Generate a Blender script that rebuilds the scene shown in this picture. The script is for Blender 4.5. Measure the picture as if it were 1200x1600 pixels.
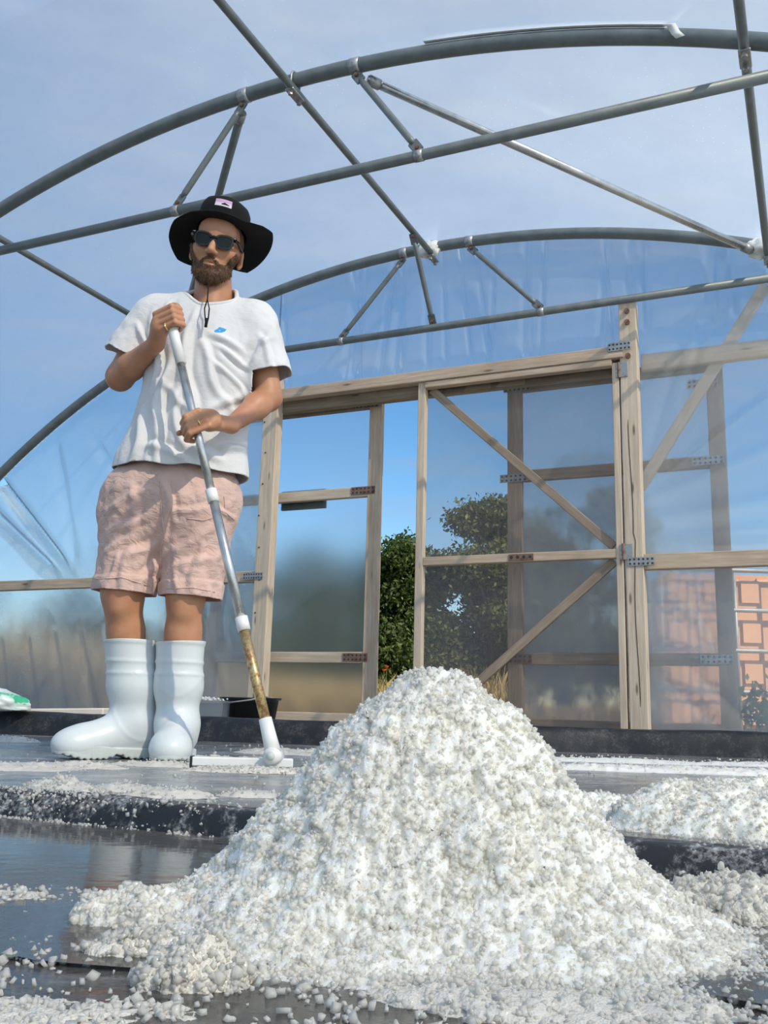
import bpy, bmesh, math, random
import numpy as np
from mathutils import Matrix, Vector

for o in list(bpy.data.objects):
    bpy.data.objects.remove(o)
SC = bpy.context.scene
COL = SC.collection
RNG = np.random.default_rng(7)
random.seed(7)

# ------------------------------------------------------------------ camera
FPX = 1490.0                                     # focal length in pixels of the 1200x1600 frame
PITCH, ROLL, YAW = math.radians(11.5), math.radians(1.45), math.radians(-24.4)
CAM = np.array([0.0, 0.0, 0.175])
cp, sp, cr, sr = math.cos(PITCH), math.sin(PITCH), math.cos(ROLL), math.sin(ROLL)
FWD = np.array([0, cp, sp])
_x0, _u0 = np.array([1.0, 0, 0]), np.array([0, -sp, cp])
XR = cr * _x0 + sr * _u0
UPV = -sr * _x0 + cr * _u0
cam_data = bpy.data.cameras.new('camera')
cam_data.sensor_fit = 'VERTICAL'
cam_data.sensor_height = 36.0
cam_data.lens = FPX / 1600 * 36.0
cam_data.clip_start = 0.02
cam_data.clip_end = 500
cam = bpy.data.objects.new('camera', cam_data)
COL.objects.link(cam)
cam.matrix_world = Matrix(((XR[0], UPV[0], -FWD[0], CAM[0]), (XR[1], UPV[1], -FWD[1], CAM[1]),
                           (XR[2], UPV[2], -FWD[2], CAM[2]), (0, 0, 0, 1)))
SC.camera = cam

# ------------------------------------------------------------------ sky, sun, exposure
SUN_AZ_VEC = np.array([0.66, -0.75, 0.0])
SUN_EL = math.radians(40)
_s = SUN_AZ_VEC / np.linalg.norm(SUN_AZ_VEC) * math.cos(SUN_EL)
SUN_DIR = Vector((_s[0], _s[1], math.sin(SUN_EL)))
world = bpy.data.worlds.new('sky')
SC.world = world
world.use_nodes = True
wn, wl = world.node_tree.nodes, world.node_tree.links
wn.clear()
w_out = wn.new('ShaderNodeOutputWorld')
w_bg = wn.new('ShaderNodeBackground')
w_sky = wn.new('ShaderNodeTexSky')
w_sky.sky_type = 'NISHITA'
w_sky.sun_disc = False
w_sky.sun_elevation = SUN_EL
w_sky.sun_rotation = math.atan2(SUN_AZ_VEC[0], SUN_AZ_VEC[1])
w_sky.altitude = 0
w_sky.air_density = 1.0
w_sky.dust_density = 0.1
w_sky.ozone_density = 2.5
w_bg.inputs['Strength'].default_value = 0.155
# thin high cloud streaks
w_tc = wn.new('ShaderNodeTexCoord')
w_map = wn.new('ShaderNodeMapping')
w_map.inputs['Scale'].default_value = (2.0, 2.0, 14.0)
w_noise = wn.new('ShaderNodeTexNoise')
w_noise.inputs['Scale'].default_value = 3.0
w_noise.inputs['Detail'].default_value = 6.0
w_ramp = wn.new('ShaderNodeValToRGB')
w_ramp.color_ramp.elements[0].position = 0.5
w_ramp.color_ramp.elements[0].color = (0, 0, 0, 1)
w_ramp.color_ramp.elements[1].position = 0.8
w_ramp.color_ramp.elements[1].color = (0.35, 0.35, 0.35, 1)
w_mix = wn.new('ShaderNodeMix')
w_mix.data_type = 'RGBA'
w_mix.inputs[7].default_value = (2.6, 2.8, 3.1, 1)
wl.new(w_tc.outputs['Generated'], w_map.inputs['Vector'])
wl.new(w_map.outputs['Vector'], w_noise.inputs['Vector'])
wl.new(w_noise.outputs['Fac'], w_ramp.inputs['Fac'])
wl.new(w_ramp.outputs['Color'], w_mix.inputs[0])
w_hsv = wn.new('ShaderNodeHueSaturation')
w_hsv.inputs['Hue'].default_value = 0.497
w_hsv.inputs['Saturation'].default_value = 1.25
wl.new(w_sky.outputs['Color'], w_hsv.inputs['Color'])
wl.new(w_hsv.outputs['Color'], w_mix.inputs[6])
wl.new(w_mix.outputs[2], w_bg.inputs['Color'])
wl.new(w_bg.outputs['Background'], w_out.inputs['Surface'])
sun_data = bpy.data.lights.new('sun', 'SUN')
sun_data.energy = 4.9
sun_data.angle = math.radians(0.6)
sun_data.color = (1.0, 0.88, 0.70)
sun = bpy.data.objects.new('sun', sun_data)
COL.objects.link(sun)
sun.rotation_euler = SUN_DIR.to_track_quat('Z', 'Y').to_euler()
sun.location = (4, -4, 8)
SC.view_settings.view_transform = 'Standard'
SC.view_settings.look = 'None'
SC.view_settings.gamma = 1.0
SC.view_settings.use_curve_mapping = False
SC.view_settings.exposure = 0.12
SC.cycles.use_adaptive_sampling = True
SC.cycles.adaptive_threshold = 0.10
SC.cycles.max_bounces = 7
SC.cycles.diffuse_bounces = 3
SC.cycles.transmission_bounces = 6
SC.cycles.transparent_max_bounces = 12

# ------------------------------------------------------------------ frames of reference
U = np.array([math.cos(YAW), math.sin(YAW), 0.0])     # along the end wall
N = np.array([-math.sin(YAW), math.cos(YAW), 0.0])    # along the tunnel, away from the camera
ZV = np.array([0, 0, 1.0])


def W(u, v, z):
    return u * U + v * N + np.array([0, 0, z])


def at(px, py, Y):
    """point of the photograph at depth Y"""
    r = ((px - 600) * XR - (py - 800) * UPV) / FPX + FWD
    return CAM + r * (Y / r[1])


# ------------------------------------------------------------------ object helpers
def tag(o, label=None, cat=None, group=None, kind=None):
    if label: o['label'] = label
    if cat: o['category'] = cat
    if group: o['group'] = group
    if kind: o['kind'] = kind
    return o


def thing(name, loc, label=None, cat=None, group=None, kind=None):
    o = bpy.data.objects.new(name, None)
    o.empty_display_size = 0.1
    COL.objects.link(o)
    o.matrix_basis = Matrix.Translation(Vector(loc))
    o['wm'] = 0
    WM[o.name] = Matrix.Translation(Vector(loc))
    del o['wm']
    return tag(o, label, cat, group, kind)


WM = {}


def link(name, me, parent=None, M=None):
    o = bpy.data.objects.new(name, me)
    COL.objects.link(o)
    M = M or Matrix.Identity(4)
    WM[o.name] = M
    if parent is not None:
        o.parent = parent
        o.matrix_basis = WM[parent.name].inverted() @ M
    else:
        o.matrix_basis = M
    return o


def np_mesh(name, v, f, smooth=False):
    v = np.asarray(v, np.float32)
    me = bpy.data.meshes.new(name)
    if isinstance(f, np.ndarray):
        k = f.shape[1]
        me.vertices.add(len(v))
        me.vertices.foreach_set('co', v.ravel())
        me.loops.add(len(f) * k)
        me.loops.foreach_set('vertex_index', f.astype(np.int32).ravel())
        me.polygons.add(len(f))
        me.polygons.foreach_set('loop_start', np.arange(0, len(f) * k, k, dtype=np.int32))
        me.update(calc_edges=True)
    else:
        me.from_pydata([tuple(map(float, p)) for p in v], [], f)
        me.update()
    if smooth:
        me.polygons.foreach_set('use_smooth', np.ones(len(me.polygons), bool))
    return me


def obj(name, v, f, mat, parent=None, smooth=False, origin=None, M=None):
    """mesh object from world-space vertices (or local ones when M is given)"""
    v = np.asarray(v, float)
    if M is None:
        if origin is None:
            origin = v.mean(0)
        v = v - np.asarray(origin)
        M = Matrix.Translation(Vector(origin))
    me = np_mesh(name, v, f, smooth)
    if mat is not None:
        me.materials.append(mat)
    return link(name, me, parent, M)


def frame_matrix(o, x, y):
    x = Vector(x).normalized()
    y = Vector(y)
    z = x.cross(y).normalized()
    y = z.cross(x).normalized()
    return Matrix(((x[0], y[0], z[0], o[0]), (x[1], y[1], z[1], o[1]), (x[2], y[2], z[2], o[2]), (0, 0, 0, 1)))


def bevel_box(name, sx, sy, sz, b=0.003, seg=1):
    bm = bmesh.new()
    bmesh.ops.create_cube(bm, size=1.0)
    for v in bm.verts:
        v.co = (v.co.x * sx, v.co.y * sy, v.co.z * sz)
    if b > 0:
        bmesh.ops.bevel(bm, geom=bm.edges[:], offset=b, segments=seg, affect='EDGES')
    me = bpy.data.meshes.new(name)
    bm.to_mesh(me)
    bm.free()
    return me


def board(name, p0, p1, wdir, w, t, mat, parent=None, b=0.003):
    """a plank from p0 to p1 (centre line), w wide along wdir, t thick"""
    p0, p1 = np.asarray(p0, float), np.asarray(p1, float)
    me = bevel_box(name, float(np.linalg.norm(p1 - p0)), w, t, b)
    me.materials.append(mat)
    return link(name, me, parent, frame_matrix((p0 + p1) / 2, p1 - p0, wdir))


def tube_geo(path, rad, seg=12, caps=True):
    P = np.asarray(path, float)
    n = len(P)
    R = np.full(n, rad) if np.isscalar(rad) else np.asarray(rad, float)
    T = np.gradient(P, axis=0)
    T /= np.linalg.norm(T, axis=1)[:, None] + 1e-12
    a = np.array([0, 0, 1.0]) if abs(T[0][2]) < 0.9 else np.array([1.0, 0, 0])
    s = np.cross(T[0], a)
    s /= np.linalg.norm(s)
    vs = []
    for i in range(n):
        s = s - T[i] * (s @ T[i])
        s /= np.linalg.norm(s)
        b = np.cross(T[i], s)
        for k in range(seg):
            an = 2 * math.pi * k / seg
            vs.append(P[i] + R[i] * (math.cos(an) * s + math.sin(an) * b))
    fs = []
    for i in range(n - 1):
        for k in range(seg):
            k2 = (k + 1) % seg
            fs.append((i * seg + k, i * seg + k2, (i + 1) * seg + k2, (i + 1) * seg + k))
    if caps:
        fs.append(tuple(range(seg - 1, -1, -1)))
        fs.append(tuple(range((n - 1) * seg, n * seg)))
    return np.array(vs), fs


def tube(name, path, rad, mat, parent=None, seg=12, caps=True, smooth=True):
    v, f = tube_geo(path, rad, seg, caps)
    return obj(name, v, f, mat, parent, smooth)


def merge(parts):
    V, F, n = [], [], 0
    for v, f in parts:
        V.append(np.asarray(v, float))
        F += [tuple(int(i) + n for i in q) for q in f]
        n += len(v)
    return np.concatenate(V), F


def lathe_geo(prof, seg=24, axis_o=(0, 0, 0), close_top=False, close_bot=False):
    vs, fs = [], []
    for r, z in prof:
        for k in range(seg):
            a = 2 * math.pi * k / seg
            vs.append((r * math.cos(a) + axis_o[0], r * math.sin(a) + axis_o[1], z + axis_o[2]))
    n = len(prof)
    for i in range(n - 1):
        for k in range(seg):
            k2 = (k + 1) % seg
            fs.append((i * seg + k, i * seg + k2, (i + 1) * seg + k2, (i + 1) * seg + k))
    if close_bot: fs.append(tuple(range(seg - 1, -1, -1)))
    if close_top: fs.append(tuple(range((n - 1) * seg, n * seg)))
    return np.array(vs), fs


# ------------------------------------------------------------------ noise
_T = np.random.default_rng(3).random((32, 32, 32)).astype(np.float32)


def vnoise(p):
    p = np.asarray(p, np.float32)
    i = np.floor(p).astype(int)
    f = p - i
    f = f * f * (3 - 2 * f)
    i0, i1 = i & 31, (i + 1) & 31
    x0, y0, z0, x1, y1, z1 = i0[..., 0], i0[..., 1], i0[..., 2], i1[..., 0], i1[..., 1], i1[..., 2]
    fx, fy, fz = f[..., 0], f[..., 1], f[..., 2]
    a = _T[x0, y0, z0] * (1 - fx) + _T[x1, y0, z0] * fx
    b = _T[x0, y1, z0] * (1 - fx) + _T[x1, y1, z0] * fx
    c = _T[x0, y0, z1] * (1 - fx) + _T[x1, y0, z1] * fx
    d = _T[x0, y1, z1] * (1 - fx) + _T[x1, y1, z1] * fx
    return ((a * (1 - fy) + b * fy) * (1 - fz) + (c * (1 - fy) + d * fy) * fz) * 2 - 1


def fbm(p, octs=4, gain=0.5):
    p = np.asarray(p, np.float32)
    s, a, t = 0, 1.0, 0
    for k in range(octs):
        s = s + a * vnoise(p * (2.03 ** k) + 7.3 * k)
        t += a
        a *= gain
    return s / t


def smooth01(x, a, b):
    t = np.clip((x - a) / (b - a), 0, 1)
    return t * t * (3 - 2 * t)


# ------------------------------------------------------------------ implicit surfaces
class Cone:
    """tapered capsule; k = blend radius; flat = squash along a direction"""
    def __init__(s, a, b, ra, rb, k=0.02, sub=False):
        s.a, s.b, s.ra, s.rb, s.k, s.sub = np.asarray(a, np.float32), np.asarray(b, np.float32), ra, rb, k, sub
        s.c = (s.a + s.b) / 2
        s.R = float(np.linalg.norm(s.b - s.a)) / 2 + max(ra, rb)

    def d(s, p):
        ab = s.b - s.a
        t = np.clip((p - s.a) @ ab / float(ab @ ab + 1e-12), 0, 1)
        q = p - s.a - t[:, None] * ab
        return np.sqrt((q * q).sum(1)) - (s.ra + (s.rb - s.ra) * t)


class Ell:
    def __init__(s, c, r, rot=None, k=0.02, sub=False):
        s.c, s.r, s.k, s.sub = np.asarray(c, np.float32), np.asarray(r, np.float32), k, sub
        s.rot = np.eye(3, dtype=np.float32) if rot is None else np.asarray(rot, np.float32)
        s.R = float(max(r))

    def d(s, p):
        q = (p - s.c) @ s.rot
        a = np.sqrt(((q / s.r) ** 2).sum(1))
        b = np.sqrt(((q / s.r ** 2) ** 2).sum(1)) + 1e-9
        return a * (a - 1) / b


def field(prims, p):
    """smooth union of the primitives near the points"""
    lo, hi = p.min(0), p.max(0)
    cc, cR = (lo + hi) / 2, float(np.linalg.norm(hi - lo)) / 2
    d = np.full(len(p), 0.2, np.float32)
    for q in prims:
        if np.linalg.norm(q.c - cc) > cR + q.R + 0.09:
            continue
        e = q.d(p)
        if q.sub:
            h = np.clip(0.5 - 0.5 * (d + e) / q.k, 0, 1)
            d = d * (1 - h) - e * h + q.k * h * (1 - h)
        else:
            h = np.clip(0.5 + 0.5 * (d - e) / q.k, 0, 1)
            d = d * (1 - h) + e * h - q.k * h * (1 - h)
    return d


def iso_mesh(fn, lo, hi, h):
    """surface nets over the blocks that the surface crosses"""
    B = 8
    lo = np.asarray(lo, np.float32)
    nb = np.ceil((np.asarray(hi) - lo) / (h * B)).astype(int)
    gi = np.stack(np.meshgrid(*[np.arange(k) for k in nb], indexing='ij'), -1).reshape(-1, 3)
    ctr = lo + (gi + 0.5) * (h * B)
    keep = []
    for s in range(0, len(ctr), 4096):
        keep.append(np.abs(fn(ctr[s:s + 4096].astype(np.float32))) < h * B * 1.35)
    gi = gi[np.concatenate(keep)]
    n1 = B + 1
    loc = np.stack(np.meshgrid(*[np.arange(n1)] * 3, indexing='ij'), -1)
    cells, pos, edges = [], [], [[], [], []]
    dims = (nb * B + 2).astype(np.int64)

    def key(c):
        return ((c[..., 0] + 1) * (dims[1] + 2) + (c[..., 1] + 1)) * (dims[2] + 2) + (c[..., 2] + 1)
    corners = np.array([(a, b, c) for a in (0, 1) for b in (0, 1) for c in (0, 1)])
    epairs = [(a, b) for a in range(8) for b in range(a + 1, 8) if np.abs(corners[a] - corners[b]).sum() == 1]
    CH = 24
    for s in range(0, len(gi), CH):
        g = gi[s:s + CH]
        idx = g[:, None, None, None, :] * B + loc[None]
        pts = (lo + idx.reshape(-1, 3) * h).astype(np.float32)
        D = fn(pts).reshape(len(g), n1, n1, n1)
        D = np.where(np.abs(D) < 1e-7, 1e-7, D)
        S = D < 0
        cs = [D[:, a:a + B, b:b + B, c:c + B] for a, b, c in corners]
        cnt = sum((x < 0).astype(int) for x in cs)
        act = (cnt > 0) & (cnt < 8)
        if not act.any():
            continue
        cv = np.stack([x[act] for x in cs], 1)
        ci = (g[:, None, None, None, :] * B + loc[None, :B, :B, :B])[act]
        sm = np.zeros((len(cv), 3))
        ct = np.zeros(len(cv))
        for a, b in epairs:
            x = (cv[:, a] < 0) != (cv[:, b] < 0)
            t = np.where(x, cv[:, a] / np.where(x, cv[:, a] - cv[:, b], 1), 0)
            q = corners[a] + t[:, None] * (corners[b] - corners[a])
            sm += np.where(x[:, None], q, 0)
            ct += x
        pos.append(lo + (ci + sm / ct[:, None]) * h)
        cells.append(ci)
        c0 = cv[:, 0] < 0
        for ax, other in ((0, 4), (1, 2), (2, 1)):
            x = c0 != (cv[:, other] < 0)
            edges[ax].append(np.concatenate([ci[x], c0[x][:, None]], 1))
    cells, pos = np.concatenate(cells), np.concatenate(pos)
    kk = key(cells.astype(np.int64))
    order = np.argsort(kk)
    ks = kk[order]
    quads = []
    for ax in range(3):
        e = np.concatenate(edges[ax])
        c, inside = e[:, :3].astype(np.int64), e[:, 3].astype(bool)
        a, b = [(1, 2), (2, 0), (0, 1)][ax]
        q = []
        for da, db in ((0, 0), (-1, 0), (-1, -1), (0, -1)):
            cc = c.copy()
            cc[:, a] += da
            cc[:, b] += db
            k = key(cc)
            j = np.clip(np.searchsorted(ks, k), 0, len(ks) - 1)
            q.append(np.where(ks[j] == k, order[j], -1))
        q = np.stack(q, 1)
        q[~inside] = q[~inside][:, ::-1]
        quads.append(q[(q >= 0).all(1)])
    return pos, np.concatenate(quads)


def tris(q):
    return np.concatenate([q[:, [0, 1, 2]], q[:, [0, 2, 3]]]) if q.shape[1] == 4 else q


def clip_tris(v, t, g):
    """cut a triangle mesh along g = 0 and keep g > 0"""
    v = np.asarray(v, float)
    ins = g > 0
    cnt = ins[t].sum(1)
    out = [t[cnt == 3]]
    newv, cache, extra = [], {}, []

    def cut(a, b):
        k = (a, b) if a < b else (b, a)
        if k not in cache:
            s = g[a] / (g[a] - g[b])
            cache[k] = len(v) + len(newv)
            newv.append(v[a] + s * (v[b] - v[a]))
        return cache[k]
    for tri in t[(cnt == 1) | (cnt == 2)]:
        poly = []
        for i in range(3):
            a, b = int(tri[i]), int(tri[(i + 1) % 3])
            if ins[a]: poly.append(a)
            if ins[a] != ins[b]: poly.append(cut(a, b))
        for i in range(1, len(poly) - 1):
            extra.append((poly[0], poly[i], poly[i + 1]))
    if extra: out.append(np.array(extra))
    t2 = np.concatenate(out)
    v2 = np.concatenate([v, np.array(newv).reshape(-1, 3)])
    used = np.unique(t2)
    mp = -np.ones(len(v2), int)
    mp[used] = np.arange(len(used))
    return v2[used], mp[t2]


def vnormals(v, t):
    n = np.zeros_like(v)
    fn = np.cross(v[t[:, 1]] - v[t[:, 0]], v[t[:, 2]] - v[t[:, 0]])
    for i in range(3):
        np.add.at(n, t[:, i], fn)
    return n / (np.linalg.norm(n, axis=1)[:, None] + 1e-12)


def relax(v, t, n=2, f=0.5):
    e = np.concatenate([t[:, [0, 1]], t[:, [1, 2]], t[:, [2, 0]]])
    for _ in range(n):
        s, c = np.zeros_like(v), np.zeros(len(v))
        np.add.at(s, e[:, 0], v[e[:, 1]])
        np.add.at(c, e[:, 0], 1)
        np.add.at(s, e[:, 1], v[e[:, 0]])
        np.add.at(c, e[:, 1], 1)
        v = v + f * (s / np.maximum(c, 1)[:, None] - v)
    return v


def grid_geo(nu, nv, fn):
    a, b = np.meshgrid(np.linspace(0, 1, nu), np.linspace(0, 1, nv), indexing='ij')
    v = fn(a.ravel(), b.ravel())
    i = np.arange(nu * nv).reshape(nu, nv)
    q = np.stack([i[:-1, :-1].ravel(), i[1:, :-1].ravel(), i[1:, 1:].ravel(), i[:-1, 1:].ravel()], 1)
    return v, q


def solidify(o, t, off=0.0):
    m = o.modifiers.new('thickness', 'SOLIDIFY')
    m.thickness = t
    m.offset = off
    return o

# ------------------------------------------------------------------ materials
class NT:
    def __init__(s, name):
        s.m = bpy.data.materials.new(name)
        s.m.use_nodes = True
        s.n, s.l = s.m.node_tree.nodes, s.m.node_tree.links
        s.n.clear()
        s.out = s.n.new('ShaderNodeOutputMaterial')

    def new(s, t, **kw):
        nd = s.n.new('ShaderNode' + t)
        for k, v in kw.items():
            if k in nd.inputs.keys() if isinstance(k, str) else False:
                s.set(nd.inputs[k], v)
            else:
                setattr(nd, k, v)
        return nd

    def set(s, inp, v):
        if isinstance(v, bpy.types.NodeSocket):
            s.l.new(v, inp)
        else:
            inp.default_value = v

    def coord(s, scale=(1, 1, 1), kind='Object', rot=(0, 0, 0)):
        tc = s.n.new('ShaderNodeTexCoord')
        mp = s.n.new('ShaderNodeMapping')
        mp.inputs['Scale'].default_value = scale
        mp.inputs['Rotation'].default_value = rot
        s.l.new(tc.outputs[kind], mp.inputs['Vector'])
        return mp.outputs['Vector']

    def noise(s, vec, scale=5, detail=4, rough=0.5, dist=0.0):
        t = s.n.new('ShaderNodeTexNoise')
        s.l.new(vec, t.inputs['Vector'])
        for k, v in (('Scale', scale), ('Detail', detail), ('Roughness', rough), ('Distortion', dist)):
            t.inputs[k].default_value = v
        return t.outputs['Fac']

    def voro(s, vec, scale=5, feature='F1', rnd=1.0):
        t = s.n.new('ShaderNodeTexVoronoi')
        t.feature = feature
        s.l.new(vec, t.inputs['Vector'])
        t.inputs['Scale'].default_value = scale
        t.inputs['Randomness'].default_value = rnd
        return t.outputs['Distance']

    def ramp(s, fac, stops):
        r = s.n.new('ShaderNodeValToRGB')
        el = r.color_ramp.elements
        while len(el) < len(stops): el.new(0.5)
        for e, (p, c) in zip(el, stops):
            e.position = p
            e.color = (c, c, c, 1) if np.isscalar(c) else (*c, 1)
        s.l.new(fac, r.inputs['Fac'])
        return r.outputs['Color']

    def mix(s, fac, a, b, mode='MIX'):
        m = s.n.new('ShaderNodeMix')
        m.data_type = 'RGBA'
        m.blend_type = mode
        s.set(m.inputs[0], fac)
        for i, c in ((6, a), (7, b)):
            if not isinstance(c, bpy.types.NodeSocket):
                c = (c, c, c, 1) if np.isscalar(c) else (*c, 1)
            s.set(m.inputs[i], c)
        return m.outputs[2]

    def math(s, op, a, b=0.0):
        m = s.n.new('ShaderNodeMath')
        m.operation = op
        s.set(m.inputs[0], a)
        s.set(m.inputs[1], b)
        return m.outputs[0]

    def bump(s, h, strength=0.3, dist=0.01, normal=None):
        b = s.n.new('ShaderNodeBump')
        b.inputs['Strength'].default_value = strength
        b.inputs['Distance'].default_value = dist
        s.l.new(h, b.inputs['Height'])
        if normal is not None: s.l.new(normal, b.inputs['Normal'])
        return b.outputs['Normal']

    def principled(s, color=(0.8, 0.8, 0.8), rough=0.5, metal=0.0, normal=None, finish=True, **kw):
        p = s.n.new('ShaderNodeBsdfPrincipled')
        s.set(p.inputs['Base Color'], color if isinstance(color, bpy.types.NodeSocket) else (*color, 1))
        s.set(p.inputs['Roughness'], rough)
        s.set(p.inputs['Metallic'], metal)
        if normal is not None: s.l.new(normal, p.inputs['Normal'])
        for k, v in kw.items():
            s.set(p.inputs[k.replace('_', ' ')], v)
        if finish: s.l.new(p.outputs[0], s.out.inputs['Surface'])
        return p

    def mixsh(s, fac, a, b):
        m = s.n.new('ShaderNodeMixShader')
        s.set(m.inputs[0], fac)
        s.l.new(a, m.inputs[1])
        s.l.new(b, m.inputs[2])
        return m.outputs[0]

    def done(s, sh=None):
        if sh is not None: s.l.new(sh, s.out.inputs['Surface'])
        return s.m


def m_plain(name, col, rough=0.5, metal=0.0, var=0.12, scale=30, bump=0.0, **kw):
    t = NT(name)
    c = t.coord()
    n = t.noise(c, scale, 5)
    col = np.array(col)
    cc = t.ramp(n, [(0.3, tuple(col * (1 - var))), (0.7, tuple(np.minimum(col * (1 + var), 1)))])
    nm = t.bump(t.noise(c, scale * 3, 3), bump, 0.005) if bump else None
    t.principled(cc, rough, metal, nm, **kw)
    return t.m


def m_wood(name, light, dark, stain=0.5):
    t = NT(name)
    c = t.coord((1.2, 22, 22))
    oi = t.n.new('ShaderNodeObjectInfo')
    off = t.n.new('ShaderNodeVectorMath')
    off.operation = 'ADD'
    t.l.new(c, off.inputs[0])
    t.l.new(oi.outputs['Random'], off.inputs[1])
    sc = t.n.new('ShaderNodeVectorMath')
    sc.operation = 'SCALE'
    t.l.new(oi.outputs['Random'], sc.inputs[0])
    sc.inputs['Scale'].default_value = 40
    t.l.new(sc.outputs[0], off.inputs[1])
    grain = t.noise(off.outputs[0], 3.0, 8, 0.65, 0.4)
    base = t.ramp(grain, [(0.28, dark), (0.5, tuple((np.array(dark) + np.array(light)) / 2)), (0.68, light)])
    c2 = t.coord((2.0, 6, 6))
    blot = t.ramp(t.noise(c2, 2.5, 5), [(0.42, 0.0), (0.75, 1.0)])
    base = t.mix(t.math('MULTIPLY', blot, stain), base, tuple(np.array(dark) * 0.8))
    kn = t.voro(t.coord((3.2, 14, 14)), 1.0)
    knots = t.ramp(kn, [(0.05, 1.0), (0.12, 0.0)])
    base = t.mix(t.math('MULTIPLY', knots, 0.75), base, (0.10, 0.055, 0.03))
    nm = t.bump(grain, 0.35, 0.004)
    t.principled(base, 0.75, 0, nm)
    return t.m


def m_steel(name, col=(0.40, 0.43, 0.44), metal=0.75, rough=0.42, rust=0.0):
    t = NT(name)
    c = t.coord()
    n = t.noise(c, 14, 6, 0.6)
    col = np.array(col)
    cc = t.ramp(n, [(0.3, tuple(col * 0.78)), (0.7, tuple(col * 1.15))])
    if rust:
        r = t.ramp(t.noise(c, 22, 6, 0.7), [(0.5, 0.0), (0.62, 1.0)])
        cc = t.mix(t.math('MULTIPLY', r, rust), cc, (0.16, 0.06, 0.03))
    ro = t.ramp(n, [(0.3, rough - 0.08), (0.7, rough + 0.1)])
    t.principled(cc, ro, metal, t.bump(t.noise(c, 120, 3), 0.08, 0.002))
    return t.m


def m_film(name, clear=0.5, haze=0.45, gloss=0.06, tint=(0.95, 0.97, 1.0), blur=0.0, brough=0.3, specks=True, hz_col=(0.84, 0.91, 0.98)):
    """polythene sheet: part clear, part scattering, a little glossy"""
    t = NT(name)
    c = t.coord()
    tr = t.n.new('ShaderNodeBsdfTransparent')
    tr.inputs['Color'].default_value = (*tint, 1)
    tl = t.n.new('ShaderNodeBsdfTranslucent')
    tl.inputs['Color'].default_value = (*hz_col, 1)
    df = t.n.new('ShaderNodeBsdfDiffuse')
    df.inputs['Color'].default_value = (*hz_col, 1)
    gl = t.n.new('ShaderNodeBsdfGlossy')
    gl.inputs['Roughness'].default_value = 0.22
    scat = t.mixsh(0.3, tl.outputs[0], df.outputs[0])
    body = tr.outputs[0]
    if blur > 0:
        rf = t.n.new('ShaderNodeBsdfRefraction')
        rf.inputs['IOR'].default_value = 1.25
        rf.inputs['Roughness'].default_value = brough
        body = t.mixsh(blur, body, rf.outputs[0])
    dirt = t.noise(t.coord((0.8, 0.8, 0.8)), 1.6, 5, 0.6)
    h = t.ramp(dirt, [(0.3, haze * 0.88), (0.7, min(haze * 1.12, 1))])
    if specks:
        v = t.voro(c, 38)
        sp = t.ramp(v, [(0.05, 0.35), (0.10, 0.0)])
        pn = t.ramp(t.noise(c, 1.3, 3), [(0.5, 0.0), (0.62, 1.0)])
        h = t.math('ADD', h, t.math('MULTIPLY', sp, pn))
    sh = t.mixsh(h, body, scat)
    fr = t.n.new('ShaderNodeLayerWeight')
    fr.inputs['Blend'].default_value = 0.25
    g = t.math('MULTIPLY', fr.outputs['Fresnel'], gloss * 4)
    sh = t.mixsh(g, sh, gl.outputs[0])
    return t.done(sh)


def m_cloth(name, col, weave=900, rough=0.9, var=0.06, bump=0.15, crumple=0.0, sheen=0.15):
    t = NT(name)
    c = t.coord()
    n = t.noise(c, 9, 5)
    col = np.array(col)
    cc = t.ramp(n, [(0.3, tuple(col * (1 - var))), (0.7, tuple(np.minimum(col * (1 + var), 1)))])
    h = t.noise(c, weave, 2)
    nm = t.bump(h, bump, 0.0006)
    if crumple:
        nm = t.bump(t.noise(t.coord((1, 1, 1.6)), 26, 4, 0.55, 1.2), crumple, 0.012, nm)
    t.principled(cc, rough, 0, nm, Sheen_Weight=sheen)
    return t.m


def m_salt(name, col=(0.96, 0.93, 0.86), sss=0.9, rough=0.35):
    t = NT(name)
    c = t.coord()
    geo = t.n.new('ShaderNodeNewGeometry')
    rnd = geo.outputs['Random Per Island']
    col = np.array(col)
    a = t.ramp(rnd, [(0.0, tuple(col * np.array([0.93, 0.935, 0.95]))), (0.5, tuple(col)), (1.0, tuple(np.minimum(col * np.array([1.03, 1.01, 0.98]), 1)))])
    blot = t.ramp(t.noise(c, 16, 4), [(0.45, 0.0), (0.75, 0.3)])
    a = t.mix(blot, a, (0.90, 0.84, 0.72))
    ro = t.ramp(rnd, [(0.0, rough * 0.5), (1.0, rough * 1.6)])
    nm = t.bump(t.voro(c, 520), 0.45, 0.002)
    p = t.principled(a, ro, 0, nm, Subsurface_Weight=sss, Subsurface_Scale=0.02)
    p.inputs['Subsurface Radius'].default_value = (1.0, 0.9, 0.75)
    return t.m


def m_grain(name, col, rough=0.25):
    """single salt crystals: pale, light passes through them"""
    t = NT(name)
    geo = t.n.new('ShaderNodeNewGeometry')
    col = np.array(col)
    cc = t.ramp(geo.outputs['Random Per Island'], [(0.0, tuple(col * np.array([0.90, 0.92, 0.95]))), (0.5, tuple(col)), (1.0, tuple(np.minimum(col * 1.03, 1)))])
    nm = t.bump(t.voro(t.coord(), 600), 0.3, 0.001)
    p = t.principled(cc, rough, 0, nm, finish=False)
    tl = t.n.new('ShaderNodeBsdfTranslucent')
    t.l.new(cc, tl.inputs['Color'])
    tr = t.n.new('ShaderNodeBsdfTransparent')
    tr.inputs['Color'].default_value = (*(col * 0.98), 1)
    return t.done(t.mixsh(0.25, t.mixsh(0.48, p.outputs[0], tl.outputs[0]), tr.outputs[0]))


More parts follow.
